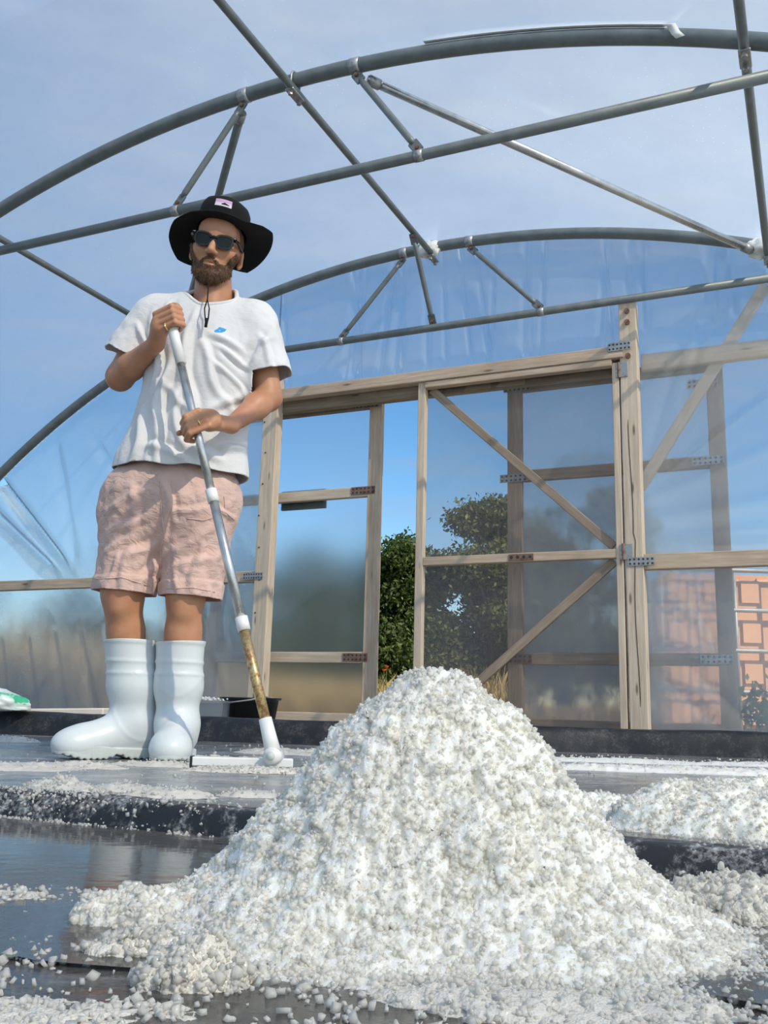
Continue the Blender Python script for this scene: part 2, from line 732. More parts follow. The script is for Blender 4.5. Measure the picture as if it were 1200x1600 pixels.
def m_liner(name, salt=0.35, scale=14):
    """black pond liner dusted with dried salt"""
    t = NT(name)
    c = t.coord()
    n1 = t.noise(c, scale, 8, 0.72)
    n2 = t.noise(c, scale * 7, 4, 0.7)
    m = t.math('MULTIPLY', t.ramp(n1, [(0.47, 0.0), (0.68, 1.0)]), t.ramp(n2, [(0.40, 0.0), (0.62, 1.0)]))
    m = t.math('MULTIPLY', m, salt)
    cc = t.mix(m, (0.014, 0.015, 0.017), (0.66, 0.66, 0.65))
    ro = t.ramp(n1, [(0.3, 0.28), (0.7, 0.6)])
    t.principled(cc, ro, 0, t.bump(n2, 0.25, 0.004))
    return t.m


M = {}
M['wood'] = m_wood('weathered_timber', (0.74, 0.59, 0.44), (0.45, 0.325, 0.225))
M['wood_pale'] = m_wood('pale_timber', (0.80, 0.675, 0.53), (0.55, 0.425, 0.31), 0.3)
M['wood_dark'] = m_wood('dark_timber', (0.40, 0.32, 0.23), (0.20, 0.15, 0.10), 0.6)  # darker timber tone for the header backing and top door rails
M['steel'] = m_steel('galvanised_tube', (0.20, 0.225, 0.225), 0.3, 0.45)
M['plate'] = m_steel('nail_plate_steel', (0.45, 0.47, 0.47), 0.8, 0.4, 0.5)
M['plate_rust'] = m_steel('rusted_plate_steel', (0.30, 0.20, 0.16), 0.5, 0.6, 0.9)
M['hole'] = m_plain('nail_hole', (0.06, 0.035, 0.025), 0.8)
M['alu'] = m_steel('aluminium_pole', (0.62, 0.62, 0.60), 0.9, 0.3)
M['roof'] = m_film('roof_polythene', haze=0.56, gloss=0.03, tint=(0.96, 0.98, 1.0), hz_col=(0.82, 0.92, 1.0))
M['film'] = m_film('end_wall_polythene', haze=0.25, gloss=0.07, tint=(0.94, 0.96, 0.98), blur=0.72, brough=0.20)
M['film_upper'] = m_film('upper_end_polythene', haze=0.44, gloss=0.16, tint=(0.93, 0.96, 1.0), specks=False)
M['film_clear'] = m_film('right_end_polythene', haze=0.42, gloss=0.08, tint=(0.95, 0.96, 0.97), specks=False)
M['film_door'] = m_film('sliding_door_polythene', haze=0.11, gloss=0.05, tint=(0.94, 0.95, 0.97), blur=0.88, brough=0.28, specks=False)
M['mesh'] = m_film('door_mesh', haze=0.34, gloss=0.01, tint=(0.96, 0.94, 0.92), specks=False, hz_col=(0.44, 0.42, 0.41))
M['tape'] = m_plain('anti_hot_spot_tape', (0.86, 0.85, 0.80), 0.6, var=0.05)
M['salt'] = m_salt('sea_salt')
M['salt_wet'] = m_salt('wet_sea_salt', (0.66, 0.63, 0.565), 0.0, 0.16)
M['grain'] = m_grain('salt_crystal', (0.99, 0.97, 0.92))
M['grain_wet'] = m_grain('wet_salt_crystal', (0.92, 0.905, 0.86), 0.14)
M['liner'] = m_liner('black_liner', 0.13)
M['liner_salty'] = m_liner('black_liner_salted', 1.0, 22)
M['cotton'] = m_cloth('white_cotton', (0.74, 0.735, 0.735), crumple=0.22)
M['linen'] = m_cloth('pink_linen', (0.67, 0.465, 0.40), 700, 0.95, 0.09, 0.3, crumple=0.55)
M['hat'] = m_cloth('black_canvas', (0.0045, 0.0045, 0.0055), 600, 0.95, 0.2, 0.3, sheen=0.0)
M['rubber'] = m_plain('white_rubber', (0.70, 0.745, 0.75), 0.33, var=0.03, scale=8)
M['sole'] = m_plain('pale_grey_rubber', (0.58, 0.63, 0.61), 0.5, var=0.05, scale=30, bump=0.2)
M['plastic_white'] = m_plain('white_plastic', (0.82, 0.82, 0.80), 0.4, var=0.04, scale=20)
M['plastic_black'] = m_plain('black_plastic', (0.018, 0.019, 0.02), 0.4, var=0.2)
M['gold'] = m_plain('gold', (0.85, 0.62, 0.24), 0.22, 1.0, var=0.05)
M['frame_black'] = m_plain('glossy_black_acetate', (0.008, 0.008, 0.009), 0.15, var=0.1)
M['lens'] = m_plain('dark_lens', (0.010, 0.013, 0.011), 0.08, var=0.1, Specular_IOR_Level=0.22)
M['blue'] = m_plain('blue_print', (0.05, 0.36, 0.74), 0.8, var=0.05)
M['white_print'] = m_plain('white_print', (0.84, 0.84, 0.85), 0.8, var=0.03)
M['pink_patch'] = m_plain('pink_print', (0.72, 0.42, 0.68), 0.8, var=0.05)
M['lilac_patch'] = m_plain('lilac_print', (0.82, 0.66, 0.80), 0.8, var=0.05)
M['orange'] = m_plain('orange_plastic', (0.86, 0.45, 0.23), 0.55, var=0.06, scale=6)
M['cage'] = m_steel('cage_tube', (0.42, 0.40, 0.38), 0.4, 0.5)
M['bark'] = m_plain('bark', (0.10, 0.075, 0.055), 0.9, var=0.3, scale=12, bump=0.4)
M['board'] = m_plain('pale_board', (0.80, 0.72, 0.62), 0.6, var=0.05, scale=10)


def _skin():
    t = NT('skin')
    c = t.coord()
    n = t.noise(c, 18, 5)
    cc = t.ramp(n, [(0.3, (0.47, 0.215, 0.112)), (0.7, (0.59, 0.30, 0.17))])
    red = t.ramp(t.noise(c, 7, 3), [(0.45, 0.0), (0.75, 0.45)])
    cc = t.mix(red, cc, (0.55, 0.22, 0.15))
    nm = t.bump(t.noise(c, 260, 4), 0.12, 0.002)
    t.principled(cc, 0.48, 0, nm)
    return t.m


def _beard():
    t = NT('beard_hair')
    c = t.coord((1, 1, 0.35))
    n = t.noise(c, 210, 4, 0.7)
    cc = t.ramp(n, [(0.3, (0.035, 0.018, 0.009)), (0.72, (0.24, 0.125, 0.06))])
    t.principled(cc, 0.6, 0, t.bump(n, 0.9, 0.004))
    return t.m


def _leaf(name, a, b):
    t = NT(name)
    geo = t.n.new('ShaderNodeNewGeometry')
    cc = t.ramp(geo.outputs['Random Per Island'], [(0.0, a), (1.0, b)])
    p = t.principled(cc, 0.55, 0, None, finish=False)
    tl = t.n.new('ShaderNodeBsdfTranslucent')
    t.l.new(cc, tl.inputs['Color'])
    return t.done(t.mixsh(0.35, p.outputs[0], tl.outputs[0]))


def _goldpole():
    t = NT('worn_brassy_pole')
    c = t.coord()
    n = t.noise(c, 60, 5, 0.7)
    m = t.ramp(n, [(0.42, 0.0), (0.6, 1.0)])
    cc = t.mix(m, (0.66, 0.52, 0.26), (0.30, 0.15, 0.07))
    t.principled(cc, t.ramp(n, [(0.4, 0.28), (0.65, 0.65)]), t.ramp(n, [(0.4, 0.9), (0.65, 0.3)]))
    return t.m


def _floor():
    """wet salt pan: dark liner, water and grey slush"""
    t = NT('salt_pan_floor')
    c = t.coord()
    lo = t.noise(t.coord((0.9, 1.5, 1)), 2.6, 6, 0.62, 0.5)
    mid = t.noise(t.coord((1, 1.7, 1)), 11, 7, 0.68, 0.6)
    fine = t.noise(c, 90, 5, 0.7)
    # far pan (beyond the divider) is nearly all slush, the near pan mostly dark
    sep = t.n.new('ShaderNodeSeparateXYZ')
    t.l.new(c, sep.inputs[0])
    vv = t.math('ADD', t.math('MULTIPLY', sep.outputs[0], float(N[0])), t.math('MULTIPLY', sep.outputs[1], float(N[1])))
    far = t.ramp(t.math('MULTIPLY', vv, 0.25), [(0.285, 0.0), (0.30, 1.0)])
    s_near = t.ramp(t.math('ADD', t.math('MULTIPLY', lo, 0.6), t.math('MULTIPLY', mid, 0.4)), [(0.46, 0.0), (0.60, 1.0)])
    s_far = t.ramp(t.math('ADD', t.math('MULTIPLY', lo, 0.5), t.math('MULTIPLY', mid, 0.5)), [(0.30, 0.35), (0.55, 1.0)])
    slush = t.mix(far, t.math('MULTIPLY', s_near, 0.55), s_far)
    grey = t.ramp(t.math('ADD', t.math('MULTIPLY', mid, 0.6), t.math('MULTIPLY', fine, 0.4)),
                  [(0.36, (0.13, 0.13, 0.128)), (0.54, (0.25, 0.25, 0.245)), (0.68, (0.72, 0.72, 0.70))])
    dark = t.ramp(fine, [(0.35, (0.022, 0.021, 0.020)), (0.7, (0.075, 0.066, 0.058))])
    cc = t.mix(slush, dark, grey)
    wet = t.ramp(t.math('ADD', t.math('MULTIPLY', lo, 0.7), t.math('MULTIPLY', fine, 0.3)), [(0.40, 0.04), (0.62, 0.34)])
    h = t.math('ADD', t.math('MULTIPLY', mid, 0.7), t.math('MULTIPLY', fine, 0.5))
    h = t.math('MULTIPLY', h, t.math('ADD', slush, 0.12))
    nm = t.bump(h, 0.35, 0.006)
    t.principled(cc, wet, 0, nm)
    return t.m


def _water():
    t = NT('brine')
    c = t.coord((1, 1.6, 1))
    n = t.noise(c, 30, 3)
    tr = t.n.new('ShaderNodeBsdfTransparent')
    tr.inputs['Color'].default_value = (0.62, 0.62, 0.60, 1)
    gl = t.n.new('ShaderNodeBsdfGlossy')
    gl.inputs['Roughness'].default_value = 0.07
    fr = t.n.new('ShaderNodeFresnel')
    fr.inputs['IOR'].default_value = 1.38
    nm = t.bump(n, 0.10, 0.003)
    t.l.new(nm, gl.inputs['Normal'])
    t.l.new(nm, fr.inputs['Normal'])
    df = t.n.new('ShaderNodeBsdfDiffuse')
    df.inputs['Color'].default_value = (0.20, 0.195, 0.18, 1)
    return t.done(t.mixsh(fr.outputs[0], t.mixsh(0.45, tr.outputs[0], df.outputs[0]), gl.outputs[0]))


def _ground():
    t = NT('dry_ground')
    c = t.coord()
    n = t.noise(c, 1.5, 8, 0.7)
    cc = t.ramp(n, [(0.3, (0.24, 0.18, 0.08)), (0.7, (0.46, 0.36, 0.18))])
    t.principled(cc, 0.95, 0, t.bump(n, 0.5, 0.05))
    return t.m


def _bag():
    t = NT('green_print_bag')
    n = t.noise(t.coord(), 12, 3)
    cc = t.ramp(n, [(0.48, (0.80, 0.84, 0.82)), (0.58, (0.66, 0.84, 0.76)), (0.64, (0.06, 0.50, 0.28))])
    t.principled(cc, 0.35)
    return t.m


M['skin'] = _skin()
M['beard'] = _beard()
M['leaf_a'] = _leaf('leaf_green', (0.030, 0.065, 0.014), (0.15, 0.20, 0.045))
M['leaf_b'] = _leaf('leaf_olive', (0.05, 0.07, 0.018), (0.21, 0.22, 0.07))
M['grass'] = _leaf('dry_grass', (0.34, 0.25, 0.10), (0.62, 0.49, 0.23))
M['goldpole'] = _goldpole()
M['floor'] = _floor()
M['water'] = _water()
M['ground'] = _ground()
M['bag'] = _bag()

# ------------------------------------------------------------------ the setting
UC, VW = -1.87, 4.69          # centre of the tunnel, position of the end wall
APEX = 2.735


def hoop_path(n=90, off=0.0):
    """(u, z) along a hoop, left foot to right foot; off = outward offset"""
    R1, R2 = 5.0, 1.0
    th1, th2 = math.asin(3.2 / R1), math.radians(86)
    pts = []
    for th in np.linspace(0, th1, n // 3):
        pts.append((R1 * math.sin(th), APEX - R1 * (1 - math.cos(th)), th))
    x1, z1 = pts[-1][:2]
    for th in np.linspace(th1, th2, n // 4)[1:]:
        pts.append((x1 + R2 * (math.sin(th) - math.sin(th1)), z1 + R2 * (math.cos(th) - math.cos(th1)), th))
    x2, z2 = pts[-1][:2]
    for z in np.linspace(z2, -0.05, 6)[1:]:
        pts.append((x2 + (z2 - z) * math.tan(math.radians(4)), z, th2))
    h = np.array([(x + off * math.sin(t), z + off * math.cos(t)) for x, z, t in pts])
    left = h[::-1].copy()
    left[:, 0] *= -1
    h = np.concatenate([left, h[1:]])
    h[:, 0] += UC
    return h


HP = hoop_path()


def hoop_z(u):
    k = HP[:, 1] > -0.04
    return np.interp(u, HP[k, 0], HP[k, 1], left=-1, right=-1)


# outside ground and the pan floor
def plane_grid(name, u0, u1, v0, v1, n, mat, zf):
    def fn(a, b):
        u, v = u0 + (u1 - u0) * a, v0 + (v1 - v0) * b
        return u[:, None] * U + v[:, None] * N + zf(u, v)[:, None] * ZV
    v, q = grid_geo(n, n, fn)
    return tag(obj(name, v, q, mat, smooth=True, M=Matrix.Identity(4)), kind='structure')


plane_grid('floor', -5.6, 1.9, -5.0, 4.62, 160, M['floor'],
           lambda u, v: 0.0015 * fbm(np.stack([u * 6, v * 6, u * 0], 1), 3))
plane_grid('ground', -45, 45, 4.62, 90, 60, M['ground'],
           lambda u, v: 0.05 * fbm(np.stack([u * 0.4, v * 0.4, u * 0], 1), 3) * smooth01(v, 6, 9) - 0.02)

# roof sheet, one continuous polythene skin over the hoops
hp_out = hoop_path(120, 0.034)


def roof_fn(a, b):
    s = np.linspace(0, 1, len(hp_out))
    u, z = np.interp(a, s, hp_out[:, 0]), np.interp(a, s, hp_out[:, 1])
    v = -5.0 + (VW + 0.06 + 5.0) * b
    ph = (v - 3.07) / 1.62
    sag = 0.018 * np.sin(np.pi * ph) ** 2 + 0.006 * fbm(np.stack([u * 2, v * 2, u * 0], 1), 3)
    z2 = z - sag * (z > 1)
    return u[:, None] * U + v[:, None] * N + z2[:, None] * ZV


v, q = grid_geo(110, 150, roof_fn)
tag(obj('ceiling', v, q, M['roof'], smooth=True, M=Matrix.Identity(4)), kind='structure',
    label='milky polythene sheet stretched over the hoops', cat='roof sheet')

# end wall film in panels around the door opening, wrinkled
wall_back = thing('wall_back', W(UC, VW, 0), 'wrinkled polythene end wall around the timber door opening', 'wall', kind='structure')
ZH, DL, DR = 1.985, -2.865, -0.77         # door head, centre lines of the two posts


def ridge(px, pz, a, b, w, amp):
    """a soft pleat from a to b in wall coordinates"""
    a, b = np.array(a, float), np.array(b, float)
    d = b - a
    L = np.linalg.norm(d)
    d /= L
    s = (px - a[0]) * d[0] + (pz - a[1]) * d[1]
    e = (px - a[0]) * -d[1] + (pz - a[1]) * d[0]
    fade = smooth01(s, -0.05, 0.12 * L) * (1 - smooth01(s, 0.8 * L, L + 0.1))
    return amp * np.exp(-(e / w) ** 2) * fade


def film_panel(u0, u1, z0, z1, nu, nz, mat, fold, off=0.0):
    def fn(a, b):
        u, z = u0 + (u1 - u0) * a, z0 + (z1 - z0) * b
        d = fold(u, z)
        return u[:, None] * U + (VW + off + d)[:, None] * N + z[:, None] * ZV
    v, q = grid_geo(nu, nz, fn)
    t = tris(q)
    uu = v @ U
    g = hoop_z(uu) + 0.02 - v[:, 2]
    v, t = clip_tris(v, t, g)
    return obj('polythene_panel', v, t, mat, wall_back, smooth=True)


rr = np.random.default_rng(5)
UPF = [((rr.uniform(-4.2, 0.6)), rr.uniform(0.008, 0.020), rr.uniform(0.022, 0.055), rr.uniform(-0.12, 0.12)) for _ in range(46)]


def fold_up(u, z):
    d = 0.004 * fbm(np.stack([u * 9, z * 2.2, u * 0], 1), 4)
    for c, w, a, k in UPF:
        lo = smooth01(z, 1.95, 2.1) * (1 - 0.6 * smooth01(z, 2.3, 2.7))
        d = d + a * np.exp(-((u - c - k * (z - 2.0)) / w) ** 2) * lo
    return d


def fold_left(u, z):
    d = 0.010 * fbm(np.stack([u * 5 + z * 4, z * 1.5 - u, u * 0], 1), 4)
    for k in range(9):
        d = d + ridge(u, z, (-4.9 + 0.22 * k, 0.55 + 0.02 * k), (-4.75 + 0.24 * k, 0.02), 0.03, 0.016)
    for a, b, w, am in [((-5.3, 1.85), (-4.34, 0.95), .030, .085), ((-5.3, 1.55), (-4.45, 0.94), .035, .085), ((-4.3, 1.9), (-3.5, 1.0), .03, .02),
                        ((-4.0, 1.9), (-3.1, 1.0), .03, .02), ((-3.4, 1.45), (-2.95, 1.0), .02, .016), ((-3.3, 1.2), (-2.95, 0.98), .02, .014),
                        ((-3.9, 2.2), (-3.0, 1.9), .03, .012), ((-4.6, 1.9), (-4.3, 1.0), .04, .015)]:
        d = d + ridge(u, z, a, b, w, am)
    return d


def fold_right(u, z):
    d = 0.008 * fbm(np.stack([u * 4 + z * 3, z * 1.5 - u, u * 0], 1), 4)
    for a, b, w, am in [((-0.73, 1.27), (0.6, 2.2), .012, .03), ((-0.73, 1.20), (0.2, 1.55), .03, .025), ((-0.73, 1.1), (0.5, 1.25), .035, .025),
                        ((-0.73, 0.96), (1.0, 1.0), .018, .03), ((-0.73, 0.99), (0.6, 1.10), .02, .02), ((-0.6, 0.9), (-0.42, 0.5), .02, .02),
                        ((-0.68, 0.35), (-0.4, 0.1), .02, .018), ((-0.55, 0.4), (-0.25, 0.1), .02, .018), ((-0.45, 2.2), (-0.72, 1.4), .02, .02),
                        ((-0.35, 2.3), (-0.55, 1.6), .02, .015)]:
        d = d + ridge(u, z, a, b, w, am)
    return d


film_panel(DL, DR, ZH - 0.05, 2.85, 440, 44, M['film_upper'], fold_up, 0.03)
solidify(film_panel(-5.6, DL, -0.03, 2.85, 170, 130, M['film'], fold_left, 0.03), 0.002)
film_panel(DR, 1.9, -0.03, 2.85, 160, 130, M['film_clear'], lambda u, z: fold_right(u, z) + fold_up(u, z) * smooth01(z, 2.0, 2.2), 0.03)
# the far end behind the camera
wf_v, wf_q = grid_geo(80, 30, lambda a, b: (-5.6 + 7.5 * a)[:, None] * U + (-5.0 + 0 * a)[:, None] * N + (-0.03 + 2.9 * b)[:, None] * ZV)
wf_t = tris(wf_q)
wf_v, wf_t = clip_tris(wf_v, wf_t, hoop_z(wf_v @ U) + 0.02 - wf_v[:, 2])
tag(obj('wall_front', wf_v, wf_t, M['roof'], smooth=True), kind='structure')

# ------------------------------------------------------------------ steel hoops
ST = M['steel']


def flat_end_strut(name, p, q, parent, r=0.014):
    """a tube whose ends are pressed flat and bolted"""
    p, q = np.asarray(p, float), np.asarray(q, float)
    d = (q - p) / np.linalg.norm(q - p)
    L = np.linalg.norm(q - p)
    o = tube(name, [p + d * s for s in (0.045, 0.07, L / 2, L - 0.07, L - 0.045)], [r * 0.75, r, r, r, r * 0.75], ST, parent, 12)
    side = np.cross(d, N)
    side /= np.linalg.norm(side)
    for e, s in ((p, 1), (q, -1)):
        m = bevel_box('flattened_end', 0.062, 0.042, 0.007, 0.003, 2)
        m.materials.append(ST)
        link('flattened_end', m, o, frame_matrix(e + d * s * 0.026, d, side))
        bv, bf = tube_geo([e + d * s * 0.014 - N * 0.014, e + d * s * 0.014 + N * 0.014], 0.009, 6)
        obj('bolt', bv, bf, M['plate_rust'], o)
    return o


def band(parent, c, axis, r, length=0.045):
    axis = np.asarray(axis) / np.linalg.norm(axis)
    o = tube('clamp_band', [c - axis * length / 2, c + axis * length / 2], r, M['plate'], parent, 14)
    return o


def hoop_tangent(u):
    e = 0.01
    return np.array([2 * e * U[0], 2 * e * U[1], float(hoop_z(u + e) - hoop_z(u - e))])


def make_hoop(v, label, struts, tie_z=2.235):
    root = thing('tunnel_hoop', W(UC, v, 0), label, 'steel hoop', 'roof hoops')
    tube('hoop_tube', [W(u, v, z) for u, z in HP], 0.030, ST, root, 16)
    us = [u for u in np.linspace(UC - 3, UC + 3, 600) if hoop_z(u) > tie_z - 0.01]
    tv = v - 0.03
    tube('tie_bar', [W(us[0], tv, tie_z), W(UC, tv, tie_z), W(us[-1], tv, tie_z)], 0.021, ST, root, 14)
    for uh, ut in struts:
        zh = float(hoop_z(uh))
        flat_end_strut('strut', W(uh, v, zh - 0.035), W(ut, tv, tie_z + 0.022), root)
        band(root, W(uh, v, zh), hoop_tangent(uh), 0.0325)
        band(root, W(ut, tv, tie_z), U, 0.0235, 0.035)
    return root


V1 = 3.07
make_hoop(V1, 'near steel hoop arching across the top of the picture above the hat', [(-2.10, -2.395), (-1.57, -1.27)])
make_hoop(VW - 0.03, 'far steel hoop along the top of the plastic end wall', [(-2.03, -2.40), (-1.63, -1.22)])


def purlin(u, label, r=0.017, v0=-1.0, grp=None):
    z = float(hoop_z(u)) - 0.048
    root = thing('purlin', W(u, VW, z), label, 'purlin', 'lengthwise roof tubes')
    tube('purlin_tube', [W(u, vv, z) for vv in np.linspace(v0, VW - 0.03, 6)], r, ST, root, 12)
    for vv in (V1, VW - 0.03):
        t = hoop_tangent(u)
        t /= np.linalg.norm(t)
        nrm = np.cross(t, N)
        # U-bolt wrapped over the hoop
        pts = []
        for k in range(9):
            a = math.pi * k / 8
            c = W(u, vv, float(hoop_z(u)))
            pts.append(c + 0.036 * math.cos(a) * N + 0.036 * math.sin(a) * ZV)
        pts = [pts[0] - ZV * 0.075] + pts + [pts[-1] - ZV * 0.075]
        ub = tube('u_bolt', pts, 0.005, M['plate'], root, 6)
        m = bevel_box('saddle', 0.04, 0.10, 0.008, 0.002)
        m.materials.append(M['plate'])
        link('saddle', m, root, frame_matrix(W(u, vv, z - 0.021), U, N))
        for s in (-1, 1):
            nv, nf = tube_geo([W(u, vv + 0.036 * s, z - 0.042), W(u, vv + 0.036 * s, z - 0.024)], 0.010, 6)
            obj('nut', nv, nf, M['plate'], root)
    return root, z


ridge_o, zr = purlin(-1.85, 'ridge tube running from upper left down to the far hoop')
purlin(-0.10, 'steel tube running down the right edge of the roof')
purlin(-3.56, 'steel tube on the left roof side ending behind the shoulder')
# strut from the ridge tube down to the far tie bar, and the two sloping wind braces
rt = thing('ridge_strut', W(-1.84, VW - 0.3, 2.25), 'short steel strut from the ridge tube to the far tie bar', 'strut')
flat_end_strut('strut_tube', W(-1.85, VW - 0.33, zr - 0.018), W(-1.83, VW - 0.06, 2.255), rt)
for uh, u2, lb in ((-1.53, -0.17, 'long shiny diagonal brace crossing the roof to the right'), (-2.13, -3.55, 'diagonal roof brace partly hidden behind the black hat')):
    root = thing('wind_brace', W(u2, VW, 2.2), lb, 'brace', 'sloping roof braces')
    a, b = W(uh, V1 + 0.03, float(hoop_z(uh)) - 0.05), W(u2, VW - 0.07, float(hoop_z(u2)) - 0.05)
    tube('brace_tube', [a, (a + b) / 2, b], 0.0185, M['alu'] if u2 > -1 else ST, root, 12)
    for e in (a, b):
        band(root, e + (b - a) * (0.015 if e is a else -0.015), b - a, 0.0225, 0.05)
# torn scraps of pale tape where the sheet rubs on the tubes
for u0, du, v0, dz, lb in ((-0.36, 0.25, V1, 0.0, 'loose end of cream tape hanging off the near hoop'),):
    vs, n = [], 14
    pts = [W(u0 - 0.9 + 0.9 * k / 9, V1 - 0.012, float(hoop_z(u0 - 0.9 + 0.9 * k / 9)) + 0.031) for k in range(10)]
    pts += [W(u0 + 0.015, V1 - 0.036, float(hoop_z(u0)) + 0.012), W(u0 + 0.03, V1 - 0.044, float(hoop_z(u0)) - 0.03), W(u0 + 0.045, V1 - 0.046, float(hoop_z(u0)) - 0.052)]
    for p in pts:
        vs += [p, p - N * 0.004 + U * 0.03 if p[2] < float(hoop_z(u0)) + 0.02 else p - N * 0.022 - ZV * 0.004]
    fs = [(2 * i, 2 * i + 1, 2 * i + 3, 2 * i + 2) for i in range(len(pts) - 1)]
    tag(solidify(obj('hot_spot_tape', vs, fs, M['tape'], smooth=True), 0.002), lb, 'tape')
for u0, vv, lb in ((-1.87, VW - 0.05, 'crumpled tape wrapped round the ridge joint'), (-0.13, VW - 0.05, 'crumpled tape wrapped round the right joint')):
    c = W(u0, vv, float(hoop_z(u0)) - 0.02)
    v, q = grid_geo(24, 16, lambda a, b: np.stack([np.sin(np.pi * b) * np.cos(2 * np.pi * a), np.sin(np.pi * b) * np.sin(2 * np.pi * a), np.cos(np.pi * b)], 1))
    v = v * (0.042 * (1 + 0.55 * fbm(v * 2.6 + u0, 4)))[:, None] * np.array([1.5, 1.0, 1.15])
    tag(obj('joint_wrap', v @ np.array([U, N, ZV]) + c, q, M['tape'], smooth=False), lb, 'tape')

# ------------------------------------------------------------------ timber door frame
WD, WP, WK = M['wood'], M['wood_pale'], M['wood_dark']


def nail_plate(parent, c, x, y, w, h, rusty=False, holes=(6, 2)):
    m = bevel_box('nail_plate', w, h, 0.003, 0.0008)
    m.materials.append(M['plate_rust'] if rusty else M['plate'])
    fm = frame_matrix(c, x, y)
    o = link('nail_plate', m, parent, fm)
    vs = []
    for i in range(holes[0]):
        for j in range(holes[1]):
            px, py = (i + 0.5) / holes[0] * w - w / 2, (j + 0.5) / holes[1] * h - h / 2
            vs.append(tube_geo([(px, py, -0.0025), (px, py, 0.0025)], min(w / holes[0], h / holes[1]) * 0.28, 6))
    hv, hf = merge(vs)
    tag(obj('nail_holes', hv, hf, M['hole'], o, M=fm), kind='stuff')
    return o


def F(u, z, dv=0.0):
    return W(u, VW + dv, z)


frame = thing('timber_door_frame', F(-1.82, 0), 'weathered timber frame of posts and rails round the doorway', 'door frame')
board('post', F(DL, -0.02, -0.02), F(DL + 0.01, 2.07, -0.02), U, 0.095, 0.07, WP, frame)
board('post', F(DR, -0.02, -0.02), F(DR - 0.005, 2.22, -0.02), U, 0.085, 0.075, WP, frame)
board('header', F(DL, ZH - 0.03, -0.045), F(DR - 0.03, ZH - 0.03, -0.045), ZV, 0.062, 0.06, WD, frame)
board('header_backing', F(DL, 1.915, 0.03), F(DR, 1.915, 0.03), ZV, 0.10, 0.05, WK, frame)
board('rail', F(-5.35, 0.885, -0.02), F(DL - 0.045, 0.885, -0.02), ZV, 0.062, 0.05, WD, frame)
board('rail', F(DR + 0.04, 0.885, -0.02), F(1.6, 0.885, -0.02), ZV, 0.075, 0.05, WD, frame)
board('rail', F(DR + 0.04, 1.93, 0.075), F(1.3, 1.93, 0.075), ZV, 0.085, 0.045, WP, frame)
nail_plate(frame, F(DR - 0.045, ZH - 0.005, -0.078), U, ZV, 0.115, 0.045)
nail_plate(frame, F(DR + 0.03, 0.885, -0.062), U, ZV, 0.125, 0.042)
nail_plate(frame, F(DL + 0.03, ZH - 0.03, -0.078), U, ZV, 0.09, 0.035, True, (5, 2))
nail_plate(frame, F(DL - 0.05, 0.885, -0.058), U, ZV, 0.13, 0.04, False, (8, 2))
for z in (2.17, 2.11, 1.93):
    bv, bf = tube_geo([F(DR - 0.005, z, -0.072), F(DR - 0.005, z, -0.056)], 0.014, 8)
    obj('bolt', bv, bf, M['plate_rust'], frame)
for z in np.linspace(0.3, 1.8, 9):
    bv, bf = tube_geo([F(DL - 0.02 + 0.012 * math.sin(9 * z), z, -0.058), F(DL - 0.02 + 0.012 * math.sin(9 * z), z, -0.052)], 0.006, 6)
    obj('nail', bv, bf, M['plate_rust'], frame)
# long split in the right post
cv = [F(DR - 0.008 + 0.006 * math.sin(7 * z) + 0.01 * (z < 1), z, -0.0585) for z in np.linspace(0.2, 1.6, 40)]
tube('drying_crack', cv, [0.0005] + [0.0018] * 38 + [0.0005], M['hole'], frame, 4)

# ------------------------------------------------------------------ doors


def sheet(name, parent, u0, u1, z0, z1, dv, mat, amp=0.004, thick=0.0, seed=0):
    def fn(a, b):
        u, z = u0 + (u1 - u0) * a, z0 + (z1 - z0) * b
        e = np.minimum(np.minimum(a, 1 - a), np.minimum(b, 1 - b)) * 4
        d = amp * fbm(np.stack([u * 7 + seed, z * 3, u * 0], 1), 4) * np.clip(e, 0, 1)
        return u[:, None] * U + (VW + dv + d)[:, None] * N + z[:, None] * ZV
    v, q = grid_geo(40, 60, fn)
    o = obj(name, v, q, mat, parent, smooth=True)
    if thick: solidify(o, thick)
    return o


def sliding_door(name, u0, u1, z0, z1, dv, rails, label, film, pl=(), thick=0.002, WD=M['wood'], WP=M['wood_pale']):
    root = thing(name, F((u0 + u1) / 2, 0, dv), label, 'door', kind='structure')
    w = 0.078
    board('stile', F(u0 + w / 2, z0, dv), F(u0 + w / 2, z1, dv), U, w, 0.04, WD, root)
    board('stile', F(u1 - w / 2, z0, dv), F(u1 - w / 2, z1, dv), U, w, 0.04, WD, root)
    for z in rails:
        board('rail', F(u0 + w, z, dv), F(u1 - w, z, dv), ZV, 0.06, 0.036, WP if z < 1.6 else WK, root)
    sheet('door_film', root, u0 + 0.01, u1 - 0.01, z0 + 0.01, z1 - 0.01, dv + 0.026, film, 0.006, thick)
    for u, z, s in pl:
        nail_plate(root, F(u, z, dv - 0.022), U, ZV, 0.15, 0.045, s, (6, 2))
    return root


